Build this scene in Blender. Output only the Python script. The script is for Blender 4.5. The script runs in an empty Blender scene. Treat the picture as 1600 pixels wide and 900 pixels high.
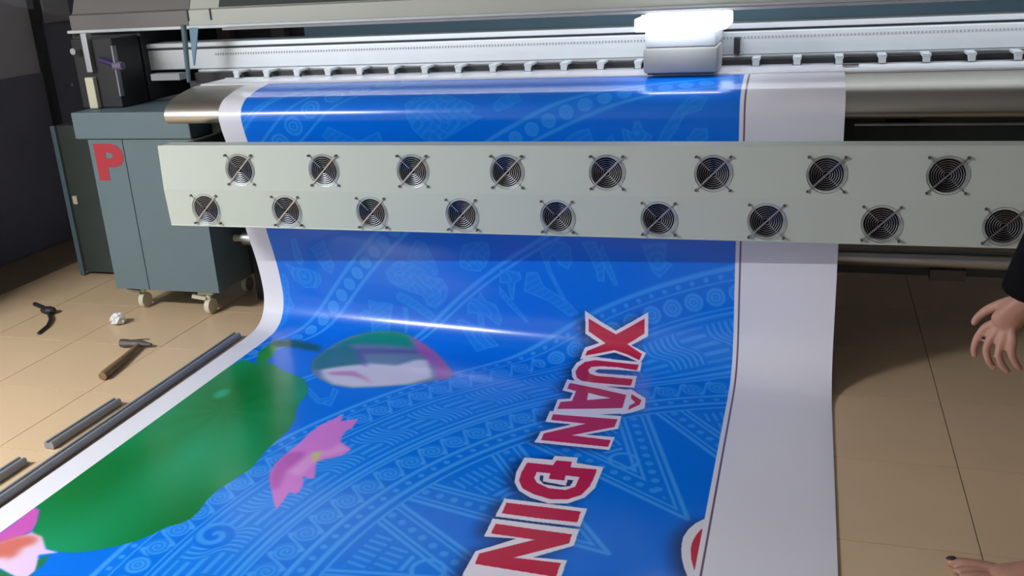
import bpy, bmesh, math, random
import numpy as np
from mathutils import Vector, Matrix

# ------------------------------------------------------------------ camera
C = bpy.context.scene.collection
scene = bpy.context.scene
cam_d = bpy.data.cameras.new('camera')
cam_d.sensor_width = 36.0
cam_d.lens = 1509.4 / 1600 * 36.0
cam_d.clip_start = 0.05
cam_o = bpy.data.objects.new('camera', cam_d)
C.objects.link(cam_o)
RT = Vector((0.95753166, 0.28313373, -0.05448318))
DN = Vector((0.04193484, -0.32370891, -0.94522696))
FW = Vector((-0.28526232, 0.9028, -0.3218347))
M = Matrix(((RT.x, -DN.x, -FW.x, 0), (RT.y, -DN.y, -FW.y, 0), (RT.z, -DN.z, -FW.z, 1.66), (0, 0, 0, 1)))
cam_o.matrix_world = M
scene.camera = cam_o

# ------------------------------------------------------------------ world, lamps, exposure
w = bpy.data.worlds.new('world')
scene.world = w
w.use_nodes = True
w.node_tree.nodes['Background'].inputs[0].default_value = (0.55, 0.65, 0.8, 1)
w.node_tree.nodes['Background'].inputs[1].default_value = 0.05
scene.view_settings.view_transform = 'Standard'
scene.view_settings.look = 'None'
scene.view_settings.gamma = 1.0
scene.view_settings.use_curve_mapping = False
scene.view_settings.exposure = 0.0
scene.cycles.max_bounces = 6

def area(name, loc, target, sx, sy, power, col):
    d = bpy.data.lights.new(name, 'AREA'); d.shape = 'RECTANGLE'; d.size = sx; d.size_y = sy
    d.energy = power; d.color = col
    o = bpy.data.objects.new(name, d); C.objects.link(o); o.location = loc
    dirv = (Vector(target) - Vector(loc)).normalized()
    o.rotation_euler = dirv.to_track_quat('-Z', 'Y').to_euler()
    return o

KEY = area('tube_light_source', (-4.20, 0.40, 2.80), (-4.20, 0.42, 0.0), 1.2, 0.06, 235, (0.97, 0.985, 1.0))
HOOD_FILL = area('hood_fill_light', (-0.75, 4.27, 1.407), (-0.75, 4.29, 1.20), 4.0, 0.02, 4.2, (0.86, 0.92, 1.0))  # added fill lamp under the hood, brightens the gantry and platen

# ------------------------------------------------------------------ helpers
def mat(name, col, rough=0.5, metal=0.0, noise=0.0, nscale=8.0, bump=0.0, bscale=60.0, spec=0.5, emit=None, es=0.0, aniso=None, coat=0.0):
    m = bpy.data.materials.new(name); m.use_nodes = True
    nt = m.node_tree; b = nt.nodes['Principled BSDF']
    b.inputs['Base Color'].default_value = (*col, 1)
    b.inputs['Roughness'].default_value = rough
    b.inputs['Metallic'].default_value = metal
    b.inputs['Specular IOR Level'].default_value = spec
    b.inputs['Coat Weight'].default_value = coat
    tc = nt.nodes.new('ShaderNodeTexCoord')
    if noise > 0:
        n = nt.nodes.new('ShaderNodeTexNoise'); n.inputs['Scale'].default_value = nscale
        n.inputs['Detail'].default_value = 5
        nt.links.new(tc.outputs['Object'], n.inputs['Vector'])
        r = nt.nodes.new('ShaderNodeMix'); r.data_type = 'RGBA'
        r.inputs[6].default_value = (*[c * (1 - noise) for c in col], 1)
        r.inputs[7].default_value = (*[min(1, c * (1 + noise)) for c in col], 1)
        nt.links.new(n.outputs['Fac'], r.inputs[0]); nt.links.new(r.outputs[2], b.inputs['Base Color'])
    if bump > 0:
        n2 = nt.nodes.new('ShaderNodeTexNoise'); n2.inputs['Scale'].default_value = bscale
        nt.links.new(tc.outputs['Object'], n2.inputs['Vector'])
        bp = nt.nodes.new('ShaderNodeBump'); bp.inputs['Strength'].default_value = bump; bp.inputs['Distance'].default_value = 0.003
        nt.links.new(n2.outputs['Fac'], bp.inputs['Height']); nt.links.new(bp.outputs['Normal'], b.inputs['Normal'])
    if emit:
        b.inputs['Emission Color'].default_value = (*emit, 1); b.inputs['Emission Strength'].default_value = es
    return m

def link(name, bm, m, parent=None, smooth=False, loc=(0, 0, 0)):
    me = bpy.data.meshes.new(name)
    bmesh.ops.recalc_face_normals(bm, faces=bm.faces)
    bm.to_mesh(me); bm.free()
    if smooth:
        for p in me.polygons: p.use_smooth = True
        try: me.set_sharp_from_angle(angle=math.radians(40))
        except Exception: pass
    if m: me.materials.append(m)
    o = bpy.data.objects.new(name, me); C.objects.link(o)
    o.location = loc
    if parent: o.parent = parent
    return o

def thing(name, label, cat, loc=(0, 0, 0), group=None):
    o = bpy.data.objects.new(name, None); C.objects.link(o); o.location = loc
    o.empty_display_size = 0.1
    o['label'] = label; o['category'] = cat
    if group: o['group'] = group
    return o

def tag(o, label, cat, group=None):
    o['label'] = label; o['category'] = cat
    if group: o['group'] = group
    return o

def struct(name, bm, m, parent=None):
    o = link(name, bm, m, parent)
    if not parent: o['kind'] = 'structure'
    return o

def box(bm, x0, x1, y0, y1, z0, z1, bev=0.0):
    vs = [bm.verts.new((x, y, z)) for x in (x0, x1) for y in (y0, y1) for z in (z0, z1)]
    F = [(0, 1, 3, 2), (4, 6, 7, 5), (0, 4, 5, 1), (2, 3, 7, 6), (0, 2, 6, 4), (1, 5, 7, 3)]
    fs = [bm.faces.new([vs[i] for i in f]) for f in F]
    if bev > 0:
        es = list({e for f in fs for e in f.edges})
        bmesh.ops.bevel(bm, geom=es, offset=bev, segments=2, affect='EDGES', profile=0.5)
    return bm

def B(*a, bev=0.0):
    bm = bmesh.new(); return box(bm, *a, bev=bev)

def tube(bm, p0, p1, r0, r1=None, n=16, cap=True):
    r1 = r0 if r1 is None else r1
    p0 = Vector(p0); p1 = Vector(p1); d = (p1 - p0).normalized()
    a = Vector((0, 0, 1)) if abs(d.z) < 0.9 else Vector((1, 0, 0))
    u = d.cross(a).normalized(); v = d.cross(u)
    A = [bm.verts.new(p0 + (u * math.cos(2 * math.pi * i / n) + v * math.sin(2 * math.pi * i / n)) * r0) for i in range(n)]
    Bv = [bm.verts.new(p1 + (u * math.cos(2 * math.pi * i / n) + v * math.sin(2 * math.pi * i / n)) * r1) for i in range(n)]
    for i in range(n): bm.faces.new((A[i], A[(i + 1) % n], Bv[(i + 1) % n], Bv[i]))
    if cap: bm.faces.new(A[::-1]); bm.faces.new(Bv)
    return bm

def extrude_x(bm, prof, x0, x1, close=True):
    A = [bm.verts.new((x0, y, z)) for y, z in prof]; Bv = [bm.verts.new((x1, y, z)) for y, z in prof]
    n = len(prof)
    for i in range(n if close else n - 1): bm.faces.new((A[i], A[(i + 1) % n], Bv[(i + 1) % n], Bv[i]))
    if close: bm.faces.new(A[::-1]); bm.faces.new(Bv)
    return bm

def torus_y(bm, R, r, y=0.0, n=28, k=5, cx=0, cz=0):
    rows = []
    for i in range(n):
        a = 2 * math.pi * i / n
        rows.append([bm.verts.new((cx + (R + r * math.cos(b)) * math.cos(a), y + r * math.sin(b), cz + (R + r * math.cos(b)) * math.sin(a))) for b in [2 * math.pi * j / k for j in range(k)]])
    for i in range(n):
        for j in range(k):
            bm.faces.new((rows[i][j], rows[(i + 1) % n][j], rows[(i + 1) % n][(j + 1) % k], rows[i][(j + 1) % k]))

def obar(bm, p0, p1, width, thick, up=(0, 0, 1)):
    """rectangular bar between two points; width sideways, thick along up"""
    p0 = Vector(p0); p1 = Vector(p1); d = (p1 - p0).normalized(); up = Vector(up)
    s = d.cross(up).normalized() * width / 2; u = s.cross(d).normalized() * thick / 2
    A = [bm.verts.new(p + q) for p in (p0, p1) for q in (s + u, -s + u, -s - u, s - u)]
    for f in ((0, 1, 2, 3), (7, 6, 5, 4), (0, 4, 5, 1), (1, 5, 6, 2), (2, 6, 7, 3), (3, 7, 4, 0)): bm.faces.new([A[i] for i in f])
    return bm

def skin(name, verts, edges, radii, m, parent=None, levels=2, root=0):
    me = bpy.data.meshes.new(name); me.from_pydata([Vector(v) for v in verts], edges, [])
    o = bpy.data.objects.new(name, me); C.objects.link(o)
    if parent: o.parent = parent
    o.modifiers.new('skin', 'SKIN')
    if not me.skin_vertices: me.attributes  # layer comes with the modifier
    sv = me.skin_vertices[0].data if me.skin_vertices else None
    if sv is None:
        bpy.context.view_layer.objects.active = o
        bm = bmesh.new(); bm.from_mesh(me); bm.verts.layers.skin.verify(); bm.to_mesh(me); bm.free()
        sv = me.skin_vertices[0].data
    for i, r in enumerate(radii):
        rr = r if isinstance(r, tuple) else (r, r)
        sv[i].radius = rr; sv[i].use_root = (i == root)
    s = o.modifiers.new('sub', 'SUBSURF'); s.levels = levels; s.render_levels = levels
    bpy.context.view_layer.update()
    dg = bpy.context.evaluated_depsgraph_get()
    me2 = bpy.data.meshes.new_from_object(o.evaluated_get(dg))
    o.modifiers.clear(); o.data = me2; me2.name = name
    for p in me2.polygons: p.use_smooth = True
    me2.materials.clear(); me2.materials.append(m)
    return o

def fuse(name, parts, m, parent, voxel):
    """join overlapping skins into one continuous surface"""
    bm = bmesh.new()
    for o in parts:
        bm.from_mesh(o.data); md = o.data; bpy.data.objects.remove(o); bpy.data.meshes.remove(md)
    me = bpy.data.meshes.new(name); bm.to_mesh(me); bm.free()
    o = bpy.data.objects.new(name, me); C.objects.link(o)
    r = o.modifiers.new('remesh', 'REMESH'); r.mode = 'VOXEL'; r.voxel_size = voxel
    s = o.modifiers.new('smooth', 'SMOOTH'); s.factor = 0.5; s.iterations = 5
    bpy.context.view_layer.update()
    me2 = bpy.data.meshes.new_from_object(o.evaluated_get(bpy.context.evaluated_depsgraph_get()))
    o.modifiers.clear(); o.data = me2; me2.name = name
    for p in me2.polygons: p.use_smooth = True
    me2.materials.clear(); me2.materials.append(m); o.parent = parent
    return o

# ------------------------------------------------------------------ materials
M_tile = mat('beige_ceramic_tile', (0.72, 0.53, 0.33), 0.35, noise=0.10, nscale=2.5, bump=0.05)
M_grout = mat('dark_grout', (0.24, 0.19, 0.13), 0.9, noise=0.2)
M_wall = mat('dim_grey_plaster', (0.52, 0.54, 0.60), 0.9, noise=0.12, nscale=3, bump=0.2)
M_walldark = mat('dark_slate', (0.20, 0.215, 0.29), 0.8, noise=0.2, nscale=3)
M_ceil = mat('white_ceiling_paint', (0.55, 0.55, 0.54), 0.9, noise=0.05)
M_panel = mat('pale_grey_panel', (0.34, 0.35, 0.37), 0.6, noise=0.05)
M_fanbar = mat('cream_powder_coat', (0.54, 0.60, 0.53), 0.45, noise=0.03, nscale=3, bump=0.03, bscale=200)
M_hood = mat('cream_grey_hood_paint', (0.56, 0.59, 0.52), 0.45, noise=0.05, nscale=2)
M_hoodend = mat('brown_grey_end_cover', (0.20, 0.19, 0.18), 0.5, noise=0.06, nscale=3)
M_alu = mat('brushed_aluminium', (0.62, 0.64, 0.66), 0.38, 1.0, noise=0.06, nscale=4)
M_rail = mat('anodised_rail', (0.66, 0.70, 0.72), 0.5, 0.25, noise=0.05, nscale=3)
M_platen = mat('satin_platen_metal', (0.50, 0.48, 0.42), 0.36, 0.95, noise=0.05, nscale=3)
M_chrome = mat('bright_wire', (0.40, 0.42, 0.46), 0.30, 1.0, noise=0.02)
M_black = mat('black_plastic', (0.02, 0.02, 0.022), 0.5, noise=0.1)
M_fanblack = mat('matt_black_fan', (0.012, 0.012, 0.016), 0.8, noise=0.1, spec=0.15)
M_dark = mat('dark_painted_steel', (0.035, 0.04, 0.045), 0.6, noise=0.2)
M_dgreen = mat('dark_green_steel', (0.045, 0.06, 0.055), 0.55, noise=0.15)
M_blue = mat('blue_grey_back_panel', (0.50, 0.78, 1.0), 0.8, noise=0.1, nscale=3)
M_cab = mat('blue_grey_cabinet_paint', (0.125, 0.185, 0.205), 0.5, noise=0.05, nscale=4, bump=0.04, bscale=150)
M_red = mat('red_vinyl_lettering', (0.42, 0.03, 0.045), 0.5, noise=0.05)
M_ivory = mat('ivory_plastic', (0.62, 0.60, 0.45), 0.5, noise=0.08)
M_wood = mat('worn_wood_handle', (0.23, 0.15, 0.075), 0.6, noise=0.35, nscale=30)
M_iron = mat('dull_iron', (0.12, 0.11, 0.10), 0.55, 0.5, noise=0.2, nscale=30)
M_bar = mat('dull_grey_channel', (0.27, 0.29, 0.31), 0.5, 0.3, noise=0.1, nscale=12)
M_paper = mat('white_paper', (0.75, 0.76, 0.78), 0.8, noise=0.05)
M_skin = mat('skin', (0.46, 0.24, 0.17), 0.5, noise=0.12, nscale=25, bump=0.15, bscale=90)
M_cloth = mat('black_knit', (0.006, 0.006, 0.007), 1.0, spec=0.1, noise=0.3, nscale=60, bump=0.2, bscale=300)
M_trouser = mat('dark_trouser_cloth', (0.03, 0.03, 0.04), 0.9, noise=0.2, nscale=40)
M_hair = mat('black_hair', (0.01, 0.009, 0.008), 0.5, noise=0.3, nscale=80)
M_nail = mat('dark_bruised_nail', (0.05, 0.025, 0.03), 0.35)
M_glow = mat('white_box_added_glow', (0.9, 0.92, 1.0), 0.4, emit=(0.90, 0.93, 1.0), es=3.0)  # white box; the LED light falling on it is put in as emission
M_led = mat('white_led', (1, 1, 1), 0.4, emit=(0.9, 0.95, 1.0), es=14.0)
M_tube = mat('fluorescent_tube_glass', (1, 1, 1), 0.4, emit=(0.93, 1.0, 0.97), es=12.0)
M_carr = mat('grey_carriage_plastic', (0.36, 0.37, 0.36), 0.45, noise=0.06, nscale=10)
M_tape = mat('light_blue_tape', (0.16, 0.30, 0.42), 0.5, noise=0.08)
M_hose = mat('grey_blue_hose', (0.10, 0.16, 0.19), 0.5, noise=0.08)
M_brown = mat('brown_cardboard', (0.16, 0.13, 0.12), 0.8, noise=0.1)
M_purple = mat('violet_ink_stain', (0.05, 0.025, 0.12), 0.5, noise=0.2)
M_lilac = mat('lilac_plastic', (0.15, 0.12, 0.22), 0.5, noise=0.1)

# ------------------------------------------------------------------ room
WX0, WX1, WY0, WY1, H = -4.86, 3.2, -2.6, 6.4, 3.0
fl = struct('floor', B(WX0, WX1, WY0, WY1, -0.12, -0.004), M_grout)
px, py = 0.4909, 0.5013
tm = bmesh.new(); box(tm, 0.0018, px - 0.0018, 0.0018, py - 0.0018, -0.012, 0.0)
first = link('tile', tm, M_tile, fl)
i0 = math.ceil((WX0 - 0.523) / px); j0 = math.ceil((WY0 - 3.593) / py)
k = 0
for i in range(i0 - 0, i0 + 17):
    for j in range(j0, j0 + 18):
        x = 0.523 + i * px; y = 3.593 + j * py
        if x + px > WX1 or y + py > WY1: continue
        if k == 0: o = first
        else:
            o = first.copy(); C.objects.link(o); o.parent = fl
        o.location = (x, y, random.Random(k).uniform(-0.0006, 0.0002)); k += 1
struct('wall_back', B(WX0 - 0.1, WX1 + 0.1, WY1, WY1 + 0.1, -0.12, H), M_wall)
struct('wall_left', B(WX0 - 0.1, WX0, WY0, WY1, -0.12, H), M_wall)
struct('wall_right', B(WX1, WX1 + 0.1, WY0, WY1, -0.12, H), M_wall)
struct('wall_front', B(WX0 - 0.1, WX1 + 0.1, WY0 - 0.1, WY0, -0.12, H), M_wall)
struct('ceiling', B(WX0 - 0.1, WX1 + 0.1, WY0 - 0.1, WY1 + 0.1, H, H + 0.1), M_ceil)
# darker slab over the lower part of the left wall
struct('trim_1', B(WX0, WX0 + 0.012, 3.2, 5.36, 0.0, 1.12, bev=0.002), M_walldark)
# dark door with frame
dd = struct('door_1', B(WX0, WX0 + 0.03, 5.39, 6.2, 0.0, 2.1, bev=0.004), M_walldark)
link('door_frame', B(WX0, WX0 + 0.05, 5.34, 5.39, 0.0, 2.16, bev=0.003), M_dark, dd)
link('door_handle', tube(bmesh.new(), (WX0 + 0.03, 5.5, 1.02), (WX0 + 0.09, 5.5, 1.02), 0.012), M_alu, dd)
tag(link('notice_board', B(WX0 + 0.032, WX0 + 0.05, 5.42, 5.66, 1.43, 1.95, bev=0.003), M_panel), 'pale grey panel fixed high on the dark door at far left', 'panel')

# added cupboard out of view at left; its shadow darkens the far-left floor
cu = thing('added_shade_cupboard', 'added grey cupboard shape out of view at left, shading the far floor', 'cupboard', (-4.5, 3.3, 0))
for nm, a_ in (('body', (-0.34, 0.28, -0.2, 0.2, 0.0, 2.0)), ('door', (-0.33, -0.035, -0.215, -0.2, 0.03, 1.97)), ('door', (-0.03, 0.27, -0.215, -0.2, 0.03, 1.97)), ('handle', (-0.07, -0.055, -0.235, -0.215, 0.95, 1.10))):
    link(nm, B(*a_, bev=0.003), M_bar if nm != 'handle' else M_alu, cu)

# ceiling tube lamp that lights the room
tl = thing('tube_lamp', 'long white fluorescent tube lamp hung under the ceiling', 'lamp', (-4.20, 0.40, 2.83))
link('lamp_body', B(-0.64, 0.64, -0.045, 0.045, 0.02, 0.17, bev=0.004), M_panel, tl)
link('tube', tube(bmesh.new(), (-0.6, 0, 0.0), (0.6, 0, 0.0), 0.014), M_tube, tl)

# ------------------------------------------------------------------ the banner sheet
XL, XR = -2.545, 0.134
PL = [(4.62,1.175),(4.4,1.175),(4.2,1.175),(4.08,1.168),(3.93,1.144),(3.86,1.122),(3.823,1.09),(3.812,1.06),(3.82,1.0),(3.846,.92),(3.875,.7),(3.90,.496),(3.93,.398),(3.95,.32),(3.966,.222),(3.968,.15),(3.95,.09),(3.915,.045),(3.86,.018),(3.78,.008),(3.6,.006),(3.3,.006),(3.0,.006),(2.4,.006),(1.8,.006),(1.1,.006)]
PR = [(4.62,1.175),(4.4,1.175),(4.2,1.175),(4.08,1.168),(3.93,1.144),(3.86,1.122),(3.823,1.09),(3.812,1.06),(3.81,1.0),(3.80,.92),(3.76,.7),(3.73,.496),(3.715,.398),(3.705,.32),(3.70,.222),(3.69,.15),(3.665,.09),(3.62,.045),(3.56,.018),(3.48,.008),(3.36,.006),(3.1,.006),(2.85,.006),(2.3,.006),(1.75,.006),(1.1,.006)]

def spline(P, n=8):
    P = np.array(P); Q = np.vstack([2 * P[0] - P[1], P, 2 * P[-1] - P[-2]]); o = []
    for i in range(1, len(Q) - 2):
        p0, p1, p2, p3 = Q[i - 1:i + 3]; d0, d1, d2 = [np.linalg.norm(b - a) + 1e-9 for a, b in ((p0, p1), (p1, p2), (p2, p3))]
        m1 = ((p1 - p0) / d0 * d1 + (p2 - p1) / d1 * d0) / (d0 + d1) * d1; m2 = ((p2 - p1) / d1 * d2 + (p3 - p2) / d2 * d1) / (d1 + d2) * d1
        for q in range(n):
            t = q / n; o.append((2*t**3-3*t*t+1)*p1+(t**3-2*t*t+t)*m1+(-2*t**3+3*t*t)*p2+(t**3-t*t)*m2)
    o.append(P[-1]); return np.array(o)
SL, SR = spline(PL), spline(PR)
SMAX = 4.75

# ---- printed artwork, rasterised here from outlines measured on the sheet: (x across, s along the sheet), metres
LETTERS = [
    ('W', [(-0.880, 1.691), (-0.813, 1.732), (-0.743, 1.768), (-0.672, 1.722), (-0.603, 1.675), (-0.603, 1.731), (-0.602, 1.779), (-0.672, 1.824), (-0.606, 1.851), (-0.615, 1.877), (-0.626, 1.901), (-0.684, 1.877), (-0.742, 1.863), (-0.815, 1.888), (-0.886, 1.915), (-0.881, 1.880), (-0.874, 1.854), (-0.813, 1.827), (-0.877, 1.794)]),
    ('R', [(-0.864, 1.726), (-0.805, 1.756), (-0.741, 1.784), (-0.679, 1.745), (-0.618, 1.704), (-0.619, 1.739), (-0.619, 1.770), (-0.690, 1.821), (-0.623, 1.857), (-0.631, 1.887), (-0.685, 1.866), (-0.743, 1.852), (-0.804, 1.872), (-0.868, 1.892), (-0.861, 1.868), (-0.784, 1.826), (-0.863, 1.781)]),
    ('W', [(-0.618, 1.895), (-0.695, 1.896), (-0.765, 1.895), (-0.822, 1.893), (-0.869, 1.906), (-0.898, 1.939), (-0.907, 1.990), (-0.890, 2.051), (-0.862, 2.098), (-0.824, 2.116), (-0.726, 2.100), (-0.620, 2.082), (-0.627, 1.983), (-0.720, 1.990), (-0.788, 1.994), (-0.808, 1.982), (-0.795, 1.964), (-0.727, 1.955), (-0.618, 1.949)]),
    ('R', [(-0.630, 1.911), (-0.727, 1.911), (-0.819, 1.910), (-0.862, 1.927), (-0.883, 1.960), (-0.887, 2.003), (-0.869, 2.053), (-0.843, 2.077), (-0.798, 2.080), (-0.717, 2.075), (-0.637, 2.069), (-0.638, 2.013), (-0.716, 2.014), (-0.790, 2.020), (-0.824, 2.007), (-0.837, 1.978), (-0.828, 1.953), (-0.785, 1.942), (-0.716, 1.938), (-0.633, 1.944)]),
    ('W', [(-0.905, 2.078), (-0.774, 2.097), (-0.650, 2.110), (-0.630, 2.100), (-0.560, 2.168), (-0.550, 2.254), (-0.591, 2.301), (-0.627, 2.328), (-0.631, 2.322), (-0.736, 2.362), (-0.887, 2.416), (-0.898, 2.269), (-0.853, 2.249), (-0.852, 2.197), (-0.899, 2.187)]),
    ('R', [(-0.886, 2.109), (-0.760, 2.130), (-0.640, 2.158), (-0.634, 2.274), (-0.753, 2.314), (-0.879, 2.351), (-0.881, 2.289), (-0.839, 2.268), (-0.843, 2.179), (-0.884, 2.164)]),
    ('W', [(-0.792, 2.180), (-0.744, 2.192), (-0.694, 2.202), (-0.740, 2.223), (-0.783, 2.244)]),
    ('R', [(-0.620, 2.145), (-0.574, 2.186), (-0.574, 2.226), (-0.611, 2.285), (-0.611, 2.247), (-0.594, 2.213), (-0.617, 2.181)]),
    ('W', [(-0.903, 2.376), (-0.625, 2.341), (-0.618, 2.446), (-0.726, 2.523), (-0.619, 2.512), (-0.619, 2.610), (-0.895, 2.632), (-0.893, 2.546), (-0.795, 2.460), (-0.897, 2.468)]),
    ('R', [(-0.884, 2.399), (-0.634, 2.371), (-0.634, 2.435), (-0.775, 2.542), (-0.629, 2.538), (-0.628, 2.589), (-0.876, 2.609), (-0.878, 2.557), (-0.744, 2.440), (-0.879, 2.447)]),
    ('W', [(-0.901, 2.747), (-0.800, 2.734), (-0.798, 2.705), (-0.716, 2.693), (-0.712, 2.732), (-0.616, 2.732), (-0.616, 2.805), (-0.616, 2.872), (-0.636, 2.938), (-0.682, 2.988), (-0.741, 3.006), (-0.810, 2.990), (-0.857, 2.961), (-0.887, 2.915), (-0.900, 2.850)]),
    ('R', [(-0.880, 2.778), (-0.788, 2.769), (-0.785, 2.734), (-0.730, 2.727), (-0.725, 2.765), (-0.634, 2.753), (-0.633, 2.816), (-0.635, 2.867), (-0.651, 2.926), (-0.688, 2.964), (-0.742, 2.980), (-0.804, 2.967), (-0.850, 2.943), (-0.875, 2.900), (-0.882, 2.845)]),
    ('W', [(-0.831, 2.829), (-0.783, 2.824), (-0.780, 2.860), (-0.726, 2.855), (-0.729, 2.822), (-0.681, 2.819), (-0.681, 2.881), (-0.707, 2.911), (-0.764, 2.917), (-0.813, 2.895), (-0.829, 2.869)]),
    ('D', [(-0.814, 2.847), (-0.802, 2.846), (-0.795, 2.882), (-0.713, 2.885), (-0.716, 2.847), (-0.696, 2.844), (-0.699, 2.883), (-0.728, 2.898), (-0.787, 2.898), (-0.808, 2.874)]),
    ('W', [(-0.890, 3.020), (-0.752, 3.009), (-0.614, 2.998), (-0.613, 3.102), (-0.751, 3.117), (-0.888, 3.128)]),
    ('R', [(-0.876, 3.042), (-0.752, 3.030), (-0.630, 3.020), (-0.628, 3.082), (-0.745, 3.096), (-0.872, 3.105)]),
    ('W', [(-0.892, 3.141), (-0.748, 3.129), (-0.613, 3.116), (-0.610, 3.204), (-0.712, 3.296), (-0.612, 3.279), (-0.610, 3.408), (-0.889, 3.437), (-0.889, 3.321), (-0.788, 3.222), (-0.888, 3.242)]),
    ('R', [(-0.873, 3.165), (-0.751, 3.158), (-0.628, 3.149), (-0.627, 3.197), (-0.768, 3.315), (-0.627, 3.298), (-0.625, 3.365), (-0.870, 3.379), (-0.874, 3.328), (-0.732, 3.210), (-0.872, 3.220)]),
    ('W', [(-0.886, 3.428), (-0.603, 3.394), (-0.607, 3.495), (-0.892, 3.534)]),
    ('R', [(-0.875, 3.445), (-0.617, 3.411), (-0.615, 3.483), (-0.881, 3.522)]),
    ('w', [(-0.253, 2.950), (-0.274, 2.978), (-0.292, 3.019), (-0.301, 3.060), (-0.302, 3.094), (-0.299, 3.133), (-0.292, 3.173), (-0.280, 3.216), (-0.262, 3.262), (-0.224, 3.280), (-0.184, 3.258), (-0.214, 2.938)]),
    ('r', [(-0.255, 3.007), (-0.265, 3.039), (-0.272, 3.075), (-0.273, 3.118), (-0.266, 3.165), (-0.253, 3.211), (-0.239, 3.246), (-0.220, 3.249), (-0.217, 3.108), (-0.229, 2.975)]),
]
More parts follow.
